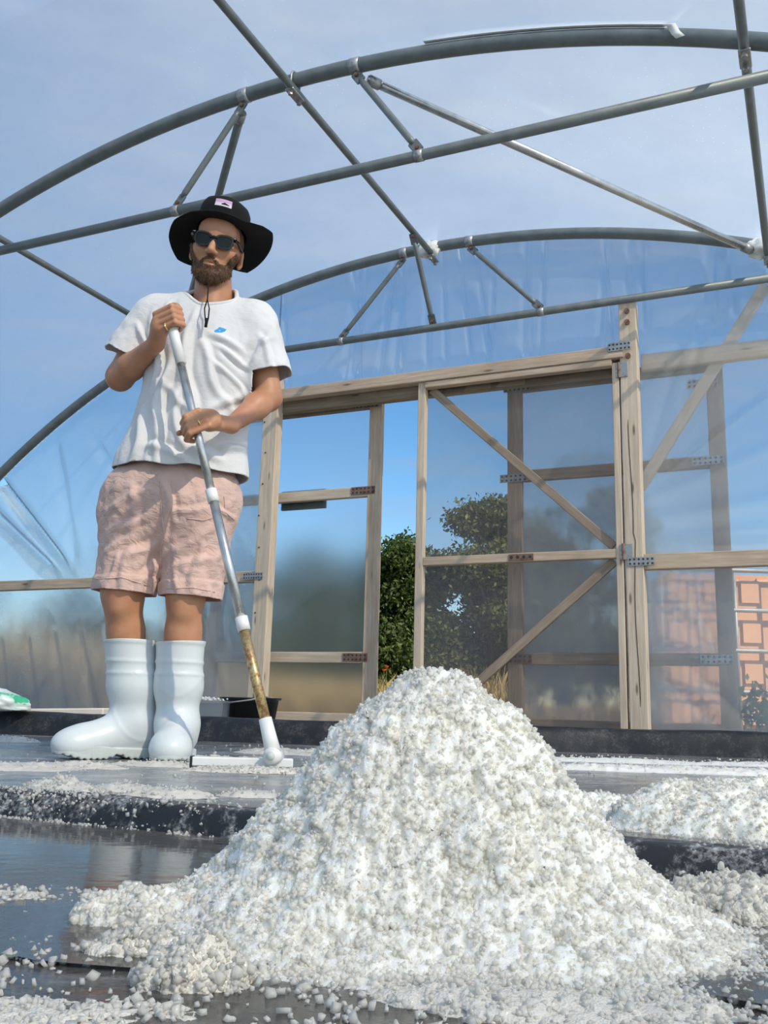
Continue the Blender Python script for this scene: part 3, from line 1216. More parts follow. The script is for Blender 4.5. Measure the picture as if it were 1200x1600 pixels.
DV = 0.125
M['green_board'] = m_plain('dark_green_board', (0.05, 0.075, 0.06), 0.7)
M['wood_shaded'] = m_wood('shaded_timber', (0.46, 0.36, 0.27), (0.26, 0.19, 0.14), 0.5)  # darker copy: shade on the outer door and mesh-dimmed braces put into the colour
M['film_door2'] = m_film('right_door_polythene', haze=0.24, gloss=0.05, tint=(0.94, 0.95, 0.96), blur=0.6, brough=0.12, specks=False)
sliding_door('door_1', -3.33, -2.205, 0.02, 1.93, DV, (0.10, 0.435, 1.375, 1.90), 'left sliding door of milky polythene on a timber frame', M['film_door'],
             ((-2.30, 1.895, False), (-2.31, 1.38, True), (-2.33, 0.435, True)))
board('backing_block', F(-2.88, 1.365, DV + 0.045), F(-2.58, 1.365, DV + 0.045), ZV, 0.115, 0.02, M['green_board'], bpy.data.objects['door_1'])
sliding_door('door_2', -1.455, -0.345, 0.02, 1.93, DV, (0.10, 0.43, 1.395, 1.895), 'right sliding door seen behind the hinged door', M['film_door2'],
             ((-1.40, 1.89, False), (-1.42, 1.385, False), (-1.40, 0.43, True), (-0.44, 1.80, False), (-0.43, 1.40, False), (-0.43, 0.43, False)), WD=M['wood_shaded'], WP=M['wood_shaded'])
door = thing('door_3', F(-1.37, 0), 'inner hinged door with diagonal braces and grey mesh', 'door', kind='structure')
H0, H1 = -1.915, -0.825
dh = -0.035
board('stile', F(H0 + 0.022, 0.04, dh), F(H0 + 0.022, 1.945, dh), U, 0.044, 0.04, WP, door)
board('stile', F(H1 - 0.016, 0.04, dh), F(H1 - 0.016, 1.905, dh), U, 0.034, 0.045, WP, door)
board('rail', F(H0 + 0.044, 1.905, dh - 0.012), F(H1 - 0.032, 1.905, dh - 0.012), ZV, 0.035, 0.045, WD, door)
board('rail', F(H0 + 0.044, 0.93, dh), F(H1 - 0.032, 0.93, dh), ZV, 0.045, 0.04, WD, door)
board('rail', F(H0 + 0.044, 0.07, dh), F(H1 - 0.032, 0.07, dh), ZV, 0.045, 0.04, WD, door)
board('brace', F(-1.85, 1.89, dh + 0.025), F(-0.875, 0.97, dh + 0.025), np.cross(N, F(-0.875, 0.97) - F(-1.85, 1.89)), 0.045, 0.022, M['wood_shaded'], door)
board('brace', F(-0.875, 0.90, dh + 0.025), F(-1.86, 0.06, dh + 0.025), np.cross(N, F(-0.875, 0.90) - F(-1.86, 0.06)), 0.045, 0.022, M['wood_shaded'], door)
sheet('door_mesh', door, H0 + 0.02, H1 - 0.01, 0.05, 1.90, dh + 0.04, M['mesh'], 0.003, 0, 4)
nail_plate(door, F(-1.335, 0.93, dh - 0.023), U, ZV, 0.13, 0.034, True, (4, 1))
for z in (1.86, 0.935):
    m = bevel_box('hinge', 0.075, 0.06, 0.004, 0.001)
    m.materials.append(M['plate'])
    hg = link('hinge', m, door, frame_matrix(F(-0.808, z, dh - 0.026), ZV, U))
    bv, bf = tube_geo([F(-0.822, z - 0.04, dh - 0.03), F(-0.822, z + 0.04, dh - 0.03)], 0.008, 8)
    obj('hinge_knuckle', bv, bf, M['plate_rust'], hg)
# a pale batten leaning outside the right-hand film
tag(board('leaning_batten', F(-0.12, 2.27, 0.09), F(-0.76, 1.28, 0.09), U, 0.06, 0.02, WP), 'pale diagonal batten leaning behind the right-hand polythene', 'batten')
# ------------------------------------------------------------------ outside: trees, grass, caged tank
def leaf_cloud(lobes, n, size, seed, ar=2.0):
    r = np.random.default_rng(seed)
    vol = np.array([l[3] * l[4] * l[5] for l in lobes]) ** 0.7
    k = r.choice(len(lobes), n, p=vol / vol.sum())
    L = np.array(lobes)[k]
    d = r.normal(size=(n, 3))
    d /= np.linalg.norm(d, axis=1)[:, None]
    rad = (0.35 + 0.65 * r.random(n) ** 0.5) * (1 + 0.22 * r.normal(size=n))
    c = L[:, :3] + d * rad[:, None] * L[:, 3:6]
    c += 0.05 * fbm(c * 3, 2)[:, None]
    a = r.normal(size=(n, 3)) + np.array([0, 0, -0.3])
    a /= np.linalg.norm(a, axis=1)[:, None]
    b = np.cross(a, r.normal(size=(n, 3)))
    b /= np.linalg.norm(b, axis=1)[:, None]
    nn = np.cross(a, b)
    s = size * r.uniform(0.6, 1.4, n)[:, None]
    V = np.stack([c - a * s, c + b * s / ar + nn * s * 0.18, c + a * s, c - b * s / ar + nn * s * 0.18], 1).reshape(-1, 3)
    Fq = np.arange(4 * n).reshape(n, 4)
    return V, Fq


def tree(name, x, Y, lobes, n, size, mat, label, cat, seed, trunk=True):
    root = thing(name, (x, Y, 0), label, cat, 'hedgerow trees beyond the doors' if trunk else 'low hedge bushes beyond the film')
    V, Q = leaf_cloud(lobes, n, size, seed)
    tag(obj('foliage', V, Q, mat, root), kind='stuff')
    r = np.random.default_rng(seed + 50)
    parts = [tube_geo([(x, Y, -0.1), (x + 0.05, Y, 0.5), (x - 0.03, Y, 1.1)], [0.11, 0.09, 0.07], 8)] if trunk else []
    for l in lobes:
        m = np.array([(x + l[0]) / 2 + r.uniform(-.1, .1), (Y + l[1]) / 2, (1.0 + l[2]) / 2])
        parts.append(tube_geo([(x - 0.03, Y, 0.55), m, (l[0], l[1], l[2] + l[5] * 0.6)], [0.05, 0.035, 0.012], 6))
    v, f = merge(parts)
    obj('branches', v, f, M['bark'], root, True)
    return root


def lobes_for(x, Y, top, w, n, seed, bottom=0.6):
    r = np.random.default_rng(seed)
    out = []
    for k in range(n):
        h = r.uniform(0, 1)
        z = bottom + (top - bottom) * (0.15 + 0.72 * h)
        s = r.uniform(0.28, 0.48) * (1.15 - 0.5 * h)
        out.append((x + r.uniform(-1, 1) * w * (1 - 0.55 * h * h), Y + r.uniform(-.6, .6) * w, z, s * 1.1, s, s * 0.8))
    return out


tree('hedgerow_tree', 0.35, 14.0, lobes_for(0.25, 14, 2.8, 0.85, 24, 1, 0.25), 46000, 0.036, M['leaf_a'], 'dark green tree showing through the open gap between doors', 'tree', 11)
tree('hedgerow_tree', 1.7, 14.0, lobes_for(1.75, 14, 3.5, 1.0, 28, 2, 0.3), 50000, 0.038, M['leaf_b'], 'taller olive tree behind the hinged mesh door', 'tree', 12)
tree('hedgerow_tree', -1.15, 14.2, lobes_for(-1.1, 14.2, 2.85, 0.85, 16, 3, 0.3), 20000, 0.055, M['leaf_a'], 'round tree blurred behind the left sliding door', 'tree', 13)
tree('hedgerow_tree', -2.5, 14.5, lobes_for(-2.5, 14.5, 2.3, 0.9, 13, 4, 0.2), 6000, 0.07, M['leaf_b'], 'low bushy tree blurred behind the left post', 'tree', 14)
tree('hedgerow_tree', 3.6, 16.0, lobes_for(3.6, 16, 4.2, 1.2, 24, 6, 0.3), 14000, 0.08, M['leaf_b'], 'big tree blurred behind the right sliding door', 'tree', 15)
for k, (x, Y, top, w, lb) in enumerate([(-4.6, 15, 1.9, 1.3, 'olive hedge bush behind the film left of the man'),
                                        (-7.2, 15.5, 1.9, 1.5, 'olive hedge bush behind the far left film'),
                                        (6.4, 17, 2.0, 1.5, 'hedge bush behind the caged tank on the right'), (0.8, 18, 2.0, 1.5, 'hedge bush low behind the trees in the doorway'), (3.0, 19, 2.0, 1.6, 'hedge bush low behind the hinged door'), (-1.9, 18, 1.9, 1.6, 'hedge bush low behind the left sliding door')]):
    tree('hedge_bush', x, Y, lobes_for(x, Y, top, w, 20, 20 + k, 0.1), 8000, 0.08, M['leaf_b'], lb, 'bush', 30 + k, False)

r = np.random.default_rng(9)
n = 16000
gx = r.uniform(-7, 3.2, n)
gy = 7.6 + 5.5 * r.random(n) ** 1.6
gh = (0.45 + 0.35 * r.random(n)) * (0.75 + 0.35 * fbm(np.stack([gx, gy, gx * 0], 1), 2))
gh = gh * np.where(gx > 1.2, 0.55, np.where(gx < -1.5, 1.35, 1.0))
lean = r.normal(size=(n, 2)) * 0.12
an = r.uniform(0, 2 * np.pi, n)
wv = 0.008 * np.stack([np.cos(an), np.sin(an), 0 * an], 1)
b0 = np.stack([gx, gy, 0 * gx - 0.05], 1)
tip = b0 + np.stack([lean[:, 0], lean[:, 1], gh], 1)
mid = (b0 + tip) / 2 + np.stack([-lean[:, 0] * .2, -lean[:, 1] * .2, gh * 0.08], 1)
GV = np.stack([b0 - wv, b0 + wv, mid + wv * 0.9, tip, mid - wv * 0.9], 1).reshape(-1, 3)
gq = [tuple(range(5 * i, 5 * i + 5)) for i in range(n)]
tag(obj('dry_grass', GV, gq, M['grass']), 'tall straw coloured grass growing beyond the doorway', 'grass', kind='stuff')
# a few poppies in the grass, seen through the gap
pop = NT('poppy_petal')
pop.principled((0.75, 0.12, 0.03), 0.6)
for (px, py, lb) in ((604, 1044, 'small orange poppy in the dry grass, right flower'), (600, 1049, 'small orange poppy in the dry grass, lower flower')):
    c = at(px, py, 7.5)
    root = thing('poppy', (c[0], c[1], -0.03), lb, 'flower')
    v, q = grid_geo(10, 5, lambda a, b: np.stack([0.02 * b * np.cos(6.283 * a), 0.02 * b * np.sin(6.283 * a), 0.018 * b * b], 1))
    obj('petals', v + c, q, pop.m, root)
    tube('stem', [(c[0], c[1], -0.03), c], 0.003, M['leaf_a'], root, 5)

# orange tank in a grey cage, out beyond the right-hand film
TX, TY = 2.75, 7.5
tank = thing('caged_tank', (TX, TY, 0), 'orange plastic tank in a grey tubular cage behind the right film', 'tank')
me = bevel_box('tank_body', 1.06, 0.9, 1.24, 0.06, 3)
me.materials.append(M['orange'])
link('tank_body', me, tank, Matrix.Translation((TX + 0.03, TY + 0.5, 0.66)))
for i in range(4):
    for j in range(4):
        m = bevel_box('bulged_panel', 0.20, 0.07, 0.235, 0.03, 2)
        m.materials.append(M['orange'])
        link('bulged_panel', m, tank, Matrix.Translation((TX - 0.41 + 0.29 * i, TY + 0.062, 0.19 + 0.315 * j)))
for i in range(5):
    tube('cage_bar', [(TX - 0.555 + 0.29 * i, TY - 0.03, 0.0), (TX - 0.555 + 0.29 * i, TY - 0.03, 1.33)], 0.016, M['cage'], tank, 8)
for j in range(5):
    tube('cage_bar', [(TX - 0.57, TY - 0.035, 0.035 + 0.315 * j), (TX + 0.62, TY - 0.035, 0.035 + 0.315 * j)], 0.018, M['cage'], tank, 8)
# weed growing at its foot
V, Q = leaf_cloud([(2.72, 7.0, 0.22, 0.12, 0.1, 0.2), (2.85, 7.0, 0.12, 0.14, 0.1, 0.12)], 260, 0.035, 77)
wroot = thing('weed', (2.75, 7.0, 0), 'green weed growing in front of the orange tank', 'plant')
obj('leaves', V, Q, M['leaf_a'], wroot)
tube('stem', [(2.75, 7.0, -0.05), (2.72, 7.0, 0.2), (2.70, 7.0, 0.42)], 0.006, M['leaf_a'], wroot, 5)

# ------------------------------------------------------------------ liner kerbs
def ridge_mesh(name, pts, width, height, mat, label, cat, seed, rough=0.006):
    """liner-covered kerb swept along pts (floor points)"""
    P = np.asarray(pts, float)
    s = np.concatenate([[0], np.cumsum(np.linalg.norm(np.diff(P, axis=0), axis=1))])
    n = int(s[-1] / 0.02)
    t = np.linspace(0, s[-1], n)
    C = np.stack([np.interp(t, s, P[:, i]) for i in range(3)], 1)
    T = np.gradient(C, axis=0)
    T /= np.linalg.norm(T, axis=1)[:, None]
    S = np.stack([-T[:, 1], T[:, 0], 0 * t], 1)
    K = 22
    vs = []
    for k in range(K):
        a = k / (K - 1) * 2 - 1
        prof = (1 - abs(a) ** 3.2)
        w = width / 2 * (np.sign(a) * abs(a) ** 0.75)
        q = C + S * w + ZV * (height * prof)
        q = q + ZV * (rough * prof * fbm(np.stack([t * 5, t * 0 + a * 1.5, t * 0 + seed], 1), 4))[:, None] \
            + S * (rough * fbm(np.stack([t * 6, t * 0 + a * 2, t * 0 + seed + 9], 1), 4))[:, None]
        q[:, 2] -= 0.006
        vs.append(q)
    v = np.stack(vs, 1).reshape(-1, 3)
    i = np.arange(n * K).reshape(n, K)
    f = np.stack([i[:-1, :-1].ravel(), i[1:, :-1].ravel(), i[1:, 1:].ravel(), i[:-1, 1:].ravel()], 1)
    return tag(obj(name, v, f, mat, smooth=True, M=Matrix.Identity(4)), label, cat)


ridge_mesh('liner_kerb', [(-3.3, 5.17, 0), (-1.79, 4.72, 0), (-0.25, 4.36, 0), (1.0, 4.30, 0), (2.2, 4.05, 0)], 0.16, 0.112, M['liner'],
           'tall black liner kerb along the foot of the end wall', 'kerb', 3)
ridge_mesh('pan_divider', [W(-2.6, 1.17, 0), W(-1.2, 1.17, 0), W(-0.4, 1.16, 0), W(0.9, 1.12, 0)], 0.085, 0.042, M['liner_salty'],
           'low black liner ridge speckled with salt crossing before the man', 'kerb', 8, 0.004)

# shallow brine in the near pan and behind the divider on the right
def puddle(name, c, ru, rv, z, label, seed):
    def fn(a, b):
        u, v = c[0] + ru * (2 * a - 1), c[1] + rv * (2 * b - 1)
        return u[:, None] * U + v[:, None] * N + np.full(len(a), z)[:, None] * ZV
    v, q = grid_geo(60, 60, fn)
    uu, vv = (v @ U - c[0]) / ru, (v @ N - c[1]) / rv
    g = 1 - np.sqrt(uu ** 2 + vv ** 2) + 0.25 * fbm(np.stack([v[:, 0] * 7, v[:, 1] * 7, v[:, 0] * 0 + seed], 1), 3)
    v, t = clip_tris(v, tris(q), g - 0.08)
    return tag(obj(name, v, t, M['water'], smooth=True, M=Matrix.Identity(4)), label, 'puddle', 'brine puddles')


puddle('brine_puddle', (-0.85, 0.78), 0.62, 0.34, 0.0035, 'dark brine puddle left of the salt heap', 1)
puddle('brine_puddle', (0.02, 0.88), 0.42, 0.22, 0.0035, 'dark brine puddle right of the salt heap below the ridge', 2)
puddle('brine_puddle', (-0.28, 1.42), 0.36, 0.17, 0.0035, 'brine puddle reflecting the door post beside the small salt pile', 3)
puddle('brine_puddle', (0.10, 0.46), 0.30, 0.20, 0.0035, 'brine film at the lower right foot of the salt heap', 4)

# ------------------------------------------------------------------ salt
def crystals(c, nrm, size, seed, flat=0.6):
    """irregular little salt blocks, one closed box each"""
    r = np.random.default_rng(seed)
    n = len(c)
    q = r.normal(size=(n, 4))
    q /= np.linalg.norm(q, axis=1)[:, None]
    w, x, y, z = q.T
    Rm = np.stack([1 - 2 * (y * y + z * z), 2 * (x * y - z * w), 2 * (x * z + y * w),
                   2 * (x * y + z * w), 1 - 2 * (x * x + z * z), 2 * (y * z - x * w),
                   2 * (x * z - y * w), 2 * (y * z + x * w), 1 - 2 * (x * x + y * y)], 1).reshape(n, 3, 3)
    cor = np.array([(a, b, d) for d in (-1, 1) for b in (-1, 1) for a in (-1, 1)], float)
    cor = cor[None] * (1 + 0.42 * r.uniform(-1, 1, (n, 8, 3)))
    asp = np.stack([r.uniform(0.7, 1.3, n), r.uniform(0.6, 1.1, n), r.uniform(flat * 0.5, 1.0, n)], 1)
    v = cor * (asp * size[:, None])[:, None, :] * 0.5
    v = np.einsum('nij,nkj->nki', Rm, v) + c[:, None, :]
    f = np.array([(0, 2, 3, 1), (4, 5, 7, 6), (0, 1, 5, 4), (2, 6, 7, 3), (0, 4, 6, 2), (1, 3, 7, 5)])
    F_ = (f[None] + 8 * np.arange(n)[:, None, None]).reshape(-1, 4)
    return v.reshape(-1, 3), F_


def worley(x, y, s, seed):
    """cheap cellular bumps: distance to the nearest jittered lattice point"""
    r = np.random.default_rng(seed)
    J = r.random((64, 64, 2))
    Hh = r.random((64, 64))
    gx, gy = np.floor(x / s).astype(int), np.floor(y / s).astype(int)
    best, val = np.full(len(x), 9.0), np.zeros(len(x))
    for i in (-1, 0, 1):
        for j in (-1, 0, 1):
            cx, cy = gx + i, gy + j
            jj = J[cx & 63, cy & 63]
            d = np.hypot(x / s - cx - jj[:, 0], y / s - cy - jj[:, 1])
            m = d < best
            best[m] = d[m]
            val[m] = Hh[cx & 63, cy & 63][m]
    return best, val


def salt_lumps(x, y, a=1.0, seed=0):
    b1, h1 = worley(x, y, 0.021, seed + 1)
    b2, h2 = worley(x, y, 0.010, seed + 2)
    b3, h3 = worley(x, y, 0.0052, seed + 3)
    return a * (0.0060 * (h1 - 0.5) + 0.006 * (0.6 - b1) + 0.0035 * (h2 - 0.5) + 0.0030 * (0.5 - b2) + 0.0022 * (h3 - .5) + 0.0018 * (0.5 - b3))


def salt_heap(name, hf, x0, x1, y0, y1, res, ncr, cs, mat, label, cat, seed, lump=1.0, label_kind=None):
    nx, ny = int((x1 - x0) / res), int((y1 - y0) / res)
    gx, gy = np.meshgrid(np.linspace(x0, x1, nx), np.linspace(y0, y1, ny), indexing='ij')
    x, y = gx.ravel(), gy.ravel()
    base = hf(x, y)
    e = np.clip(base / 0.02, 0, 1)
    z = base + salt_lumps(x, y, lump, seed) * (0.25 + 0.75 * e) - 0.001
    i = np.arange(nx * ny).reshape(nx, ny)
    q = np.stack([i[:-1, :-1].ravel(), i[1:, :-1].ravel(), i[1:, 1:].ravel(), i[:-1, 1:].ravel()], 1)
    # push along the slope so that steep sides break up sideways as well
    gz = np.gradient(base.reshape(nx, ny), res)
    dx, dy = -gz[0].ravel(), -gz[1].ravel()
    jig = salt_lumps(x + 3.1, y + 1.7, lump, seed + 11)
    ln = np.sqrt(1 + dx * dx + dy * dy)
    v = np.stack([x + jig * dx / ln * 1.2, y + jig * dy / ln * 1.2, z], 1)
    keep = (base[q] > 0.0005).any(1)
    q = q[keep]
    used = np.unique(q)
    mp = -np.ones(len(v), int)
    mp[used] = np.arange(len(used))
    o = thing(name, ((x0 + x1) / 2, (y0 + y1) / 2, 0), label, cat, kind=label_kind)
    tag(obj('salt_mass', v[used], mp[q], mat, o, smooth=False), kind='stuff')
    r = np.random.default_rng(seed)
    okv = np.nonzero(base > 0.0008)[0]
    wgt = ln[okv]
    pick = r.choice(okv, ncr, p=wgt / wgt.sum())
    c = v[pick] + r.uniform(-res, res, (ncr, 3))
    sz = cs * np.clip(np.exp(0.38 * r.normal(size=ncr)), 0.4, 1.9)
    c[:, 2] += sz * 0.12
    cv_, cf = crystals(c, None, sz, seed + 1)
    tag(obj('loose_crystals', cv_, cf, M['grain'] if mat is M['salt'] else M['grain_wet'], o), kind='stuff')
    return o


HX, HY, HZ = 0.050, 0.865, 0.216
PR = np.array([0, .02, .035, .068, .092, .122, .149, .173, .205, .24, .285])
PZ = np.array([1, .985, .93, .80, .66, .475, .325, .20, .085, .022, 0.0])


def heap_h(x, y):
    dx, dy = x - HX, y - HY
    th = np.arctan2(dy, dx)
    R = 1 + 0.03 * np.sin(2 * th + 0.6) + 0.07 * fbm(np.stack([np.cos(th) * 2, np.sin(th) * 2, th * 0 + 3], 1), 3)
    front = np.clip(-dy / (np.hypot(dx, dy) + 1e-6), 0, 1)
    R = R * (1 - 0.20 * front ** 2 * (1 - smooth01(dx, 0.0, 0.16)))
    R = R * (1 + 0.03 * smooth01(dx, -0.12, 0.12))
    r_ = np.hypot(dx, dy) / R
    h = HZ * np.interp(r_, PR, PZ)
    return h * (1 + 0.10 * fbm(np.stack([x * 9, y * 9, x * 0], 1), 3)) + 0.006 * fbm(np.stack([x * 30, y * 30, x * 0], 1), 3) * np.clip(h / 0.03, 0, 1)


salt_heap('salt_heap', heap_h, -0.32, 0.42, 0.54, 1.18, 0.0012, 26000, 0.0024, M['salt'],
          'big conical heap of coarse white sea salt in front', 'salt heap', 5)


def patch_h(cx, cy, rx, ry, h, seed, thr=0.0, ang=0.0, nf=14):
    ca, sa = math.cos(ang), math.sin(ang)

    def f(x, y):
        dx, dy = x - cx, y - cy
        a, b = (dx * ca + dy * sa) / rx, (-dx * sa + dy * ca) / ry
        d = 1 - (a * a + b * b)
        nz = fbm(np.stack([x * nf, y * nf, x * 0 + seed], 1), 4)
        return h * np.clip(d + 0.75 * nz - thr, 0, None) ** 0.8 * np.clip(d * 4, 0, 1)
    return f


wall_ang = YAW
p = at(1150, 1300, 1.5)
salt_heap('salt_pile', patch_h(0.60, 1.50, 0.26, 0.135, 0.062, 2, -0.1, -0.15, 9), 0.30, 0.90, 1.33, 1.67, 0.003, 6000, 0.0032, M['salt'],
          'smaller salt pile at the right edge behind the black ridge', 'salt heap', 21)
salt_heap('salt_row', patch_h(0.40, 1.83, 0.30, 0.05, 0.022, 4, 0.0, -0.10, 12), 0.05, 0.75, 1.72, 1.94, 0.004, 900, 0.0035, M['salt'],
          'thin row of swept salt lumps left of the small pile', 'salt row', 31)
salt_heap('salt_row', patch_h(1.15, 2.95, 0.95, 0.07, 0.016, 5, 0.05, -0.12, 6), 0.15, 2.1, 2.7, 3.2, 0.008, 600, 0.004, M['salt'],
          'long white salt streak along the far right of the pan', 'salt row', 41)
salt_heap('salt_row', patch_h(0.9, 3.5, 0.9, 0.09, 0.014, 15, 0.05, -0.06, 6), 0.0, 1.9, 3.3, 3.7, 0.009, 400, 0.004, M['salt'],
          'fainter salt streak nearest the far kerb on the right', 'salt row', 43)
salt_heap('salt_clod', patch_h(-0.60, 1.90, 0.085, 0.07, 0.020, 7, 0, 0.1, 20), -0.70, -0.50, 1.82, 1.98, 0.003, 250, 0.0035, M['salt_wet'],
          'flat salt clod lying left on the ridge in front of the boots', 'salt clod', 51)
salt_heap('salt_clod', patch_h(-0.112, 0.655, 0.035, 0.028, 0.022, 9, -0.2, 0.1, 30), -0.155, -0.07, 0.62, 0.69, 0.0012, 500, 0.003, M['salt_wet'],
          'wet salt clod at the lower left foot of the heap', 'salt clod', 61)
salt_heap('salt_clod', patch_h(-0.150, 0.715, 0.06, 0.018, 0.012, 10, -0.2, 0.05, 25), -0.22, -0.08, 0.69, 0.74, 0.0014, 400, 0.003, M['salt_wet'],
          'low icy salt slab lying left of the wet clod', 'salt clod', 63)
salt_heap('salt_spill', patch_h(0.335, 0.90, 0.10, 0.06, 0.030, 12, 0, 0.2, 18), 0.22, 0.46, 0.82, 0.98, 0.002, 1200, 0.003, M['salt_wet'],
          'wet salt spilling from the right foot of the heap', 'salt spill', 65)
salt_heap('salt_spill', patch_h(0.11, 0.63, 0.12, 0.05, 0.009, 13, 0.05, -0.15, 18), -0.02, 0.25, 0.56, 0.70, 0.0016, 450, 0.0026, M['salt_wet'],
          'thin wet salt sheet sliding off the front of the heap', 'salt spill', 67)
salt_heap('salt_drift', patch_h(-0.33, 2.545, 0.19, 0.045, 0.011, 14, -0.1, 0.05, 16), -0.55, -0.12, 2.48, 2.60, 0.003, 500, 0.003, M['salt_wet'],
          'grey salt slush pushed up against the squeegee blade', 'salt drift', 71)

salt_heap('salt_slush', patch_h(-0.20, 0.575, 0.11, 0.045, 0.0035, 16, 0.2, 0.1, 22), -0.33, -0.07, 0.52, 0.63, 0.0016, 350, 0.0026, M['salt_wet'],
          'thin grey slush in the bottom left corner of the pan', 'salt slush', 73)
salt_heap('salt_slush', patch_h(-0.33, 0.90, 0.16, 0.05, 0.004, 18, 0.15, 0.0, 22), -0.52, -0.15, 0.84, 0.96, 0.002, 300, 0.003, M['salt_wet'],
          'thin slush strip between the left puddle and the dark liner', 'salt slush', 74)
salt_heap('salt_spill', patch_h(-0.165, 0.82, 0.080, 0.045, 0.020, 19, -0.1, 0.1, 18), -0.27, -0.05, 0.76, 0.88, 0.0016, 1200, 0.003, M['salt'],
          'white salt tongue tapering off the left foot of the heap', 'salt spill', 75)
# scattered loose crystals and lumps over the pans
r = np.random.default_rng(17)


def scatter(n, fn, size, mat, label, seed, z=0.001):
    r = np.random.default_rng(seed)
    P = fn(r, n)
    w = fbm(np.stack([P[:, 0] * 6, P[:, 1] * 6, P[:, 0] * 0 + seed], 1), 3)
    P = P[w + 0.22 * r.normal(size=len(P)) > 0.06]
    sz = size * np.clip(np.exp(0.45 * r.normal(size=len(P))), 0.4, 1.9)
    zb = z(P) if callable(z) else z
    c = np.stack([P[:, 0], P[:, 1], zb + sz * 0.2], 1)
    v, f = crystals(c, None, sz, seed)
    tag(obj('salt_crystals', v, f, M['grain_wet']), label, 'salt crystals', kind='stuff')


def uv(u0, u1, v0, v1):
    return lambda r, n: np.stack([(u := r.uniform(u0, u1, n)) * U[0] + (v := r.uniform(v0, v1, n)) * N[0], u * U[1] + v * N[1]], 1)


scatter(5200, lambda r, n: np.stack([r.uniform(-0.42, 0.0, n), 0.54 + 0.36 * r.random(n)], 1), 0.0029, M['salt_wet'], 'loose salt crystals on the dark liner at lower left', 81)
scatter(2200, lambda r, n: np.stack([r.uniform(-0.05, 0.36, n), 0.53 + 0.16 * r.random(n)], 1), 0.0028, M['salt_wet'], 'loose wet crystals along the front foot of the heap', 82)
scatter(9000, uv(-2.2, 0.7, 1.10, 1.23), 0.0028, M['salt_wet'], 'salt grains scattered over the low black ridge', 83,
        lambda P: np.clip(0.042 * (1 - np.clip(np.abs(P @ N[:2] - 1.16) / 0.0425, 0, 1.2) ** 4.2) - 0.005, 0.0, 0.04))
scatter(900, uv(-2.8, 0.9, 1.35, 3.6), 0.0045, M['salt_wet'], 'salt lumps strewn over the grey pan round the boots', 84)
for k, (px, py, w, h, Yd) in enumerate([(20, 1165, .12, .02, 3.9), (120, 1160, .10, .016, 3.9), (15, 1205, .2, .014, 2.45), (110, 1200, .16, .012, 2.55), (250, 1200, .15, .012, 2.7),
                                        (210, 1232, .10, .012, 1.95), (260, 1240, .1, .010, 1.85), (390, 1240, .07, .010, 1.9), (340, 1185, .2, .012, 3.0), (470, 1172, .25, .015, 3.5)]):
    c = at(px, py, Yd)
    c[2] = 0
    lbs = ['small pale clod by the left edge near the far kerb', 'pale clod left of the boot toe near the kerb', 'flat salt streak at the left edge of the pan', 'flat salt streak below the left boot toe',
           'slush ridge between the two boots and the ridge', 'broken slush below the right boot', 'slush crumbs right of the flat clod', 'slush crumbs below the squeegee blade', 'low salt streak behind the squeegee blade', 'low salt streak at the kerb behind the heap']
    salt_heap('salt_streak', patch_h(c[0], c[1], w, w * 0.45, h, 90 + k, 0.0, -0.1, 14), c[0] - w, c[0] + w, c[1] - w * .5, c[1] + w * .5, 0.005, 60, 0.004, M['salt_wet'], lbs[k], 'salt streak', 90 + k)['group'] = 'salt streaks on the far pan'

# ------------------------------------------------------------------ the man
A = np.array


def rot_xyz(rx, ry, rz):
    m = Matrix.Rotation(rz, 3, 'Z') @ Matrix.Rotation(ry, 3, 'Y') @ Matrix.Rotation(rx, 3, 'X')
    return np.array([[m[i][j] for j in range(3)] for i in range(3)], np.float32)


HEAD_O = A([-0.572, 2.925, 1.640])
HEAD_R = rot_xyz(math.radians(9), math.radians(9), math.radians(4))


def hd(p):
    return HEAD_O + HEAD_R @ A(p, float)


def hl(p):
    """world -> head frame"""
    return (np.asarray(p, float) - HEAD_O) @ HEAD_R


def HC(a, b, ra, rb, k=0.012, sub=False):
    return Cone(hd(a), hd(b), ra, rb, k, sub)


def HE(c, r, k=0.012, sub=False, rot=None):
    R = HEAD_R if rot is None else HEAD_R @ rot
    return Ell(hd(c), r, R, k, sub)


head = [
    HE((0, .012, .028), (.076, .097, .090), .01),
    HE((0, -.030, -.025), (.065, .066, .085), .03),
    HE((0, -.038, -.085), (.053, .052, .040), .03),
    HE((0, -.078, -.105), (.024, .018, .018), .02),
    HE((0, -.070, .045), (.058, .03, .04), .03),
    HC((-.034, -.080, .018), (.034, -.080, .018), .011, .011, .015),
    HE((.046, -.062, -.028), (.024, .022, .022), .025),
    HE((-.046, -.062, -.028), (.024, .022, .022), .025),
    HC((0, -.092, .010), (0, -.116, -.036), .0075, .0125, .010),
    HE((.0125, -.104, -.040), (.009, .011, .008), .006),
    HE((-.0125, -.104, -.040), (.009, .011, .008), .006),
    HE((.006, -.110, -.0465), (.0035, .005, .003), .002, True),
    HE((-.006, -.110, -.0465), (.0035, .005, .003), .002, True),
    HE((0, -.094, -.066), (.026, .011, .0075), .006),
    HE((0, -.093, -.079), (.022, .012, .0085), .006),
    HE((0, -.106, -.0725), (.022, .012, .0022), .003, True),
    HE((.031, -.096, .000), (.015, .012, .010), .008, True),
    HE((-.031, -.096, .000), (.015, .012, .010), .008, True),
    HE((.031, -.078, .000), (.0135, .0135, .0125), .002),
    HE((-.031, -.078, .000), (.0135, .0135, .0125), .002),
]
for s in (-1, 1):
    er = rot_xyz(math.radians(-12), 0, math.radians(22 * s))
    head += [HE((s * .080, .008, -.016), (.009, .019, .033), .006, False, er),
             HE((s * .0885, .000, -.014), (.006, .011, .021), .003, True, er),
             HE((s * .078, .000, -.042), (.007, .009, .010), .004)]
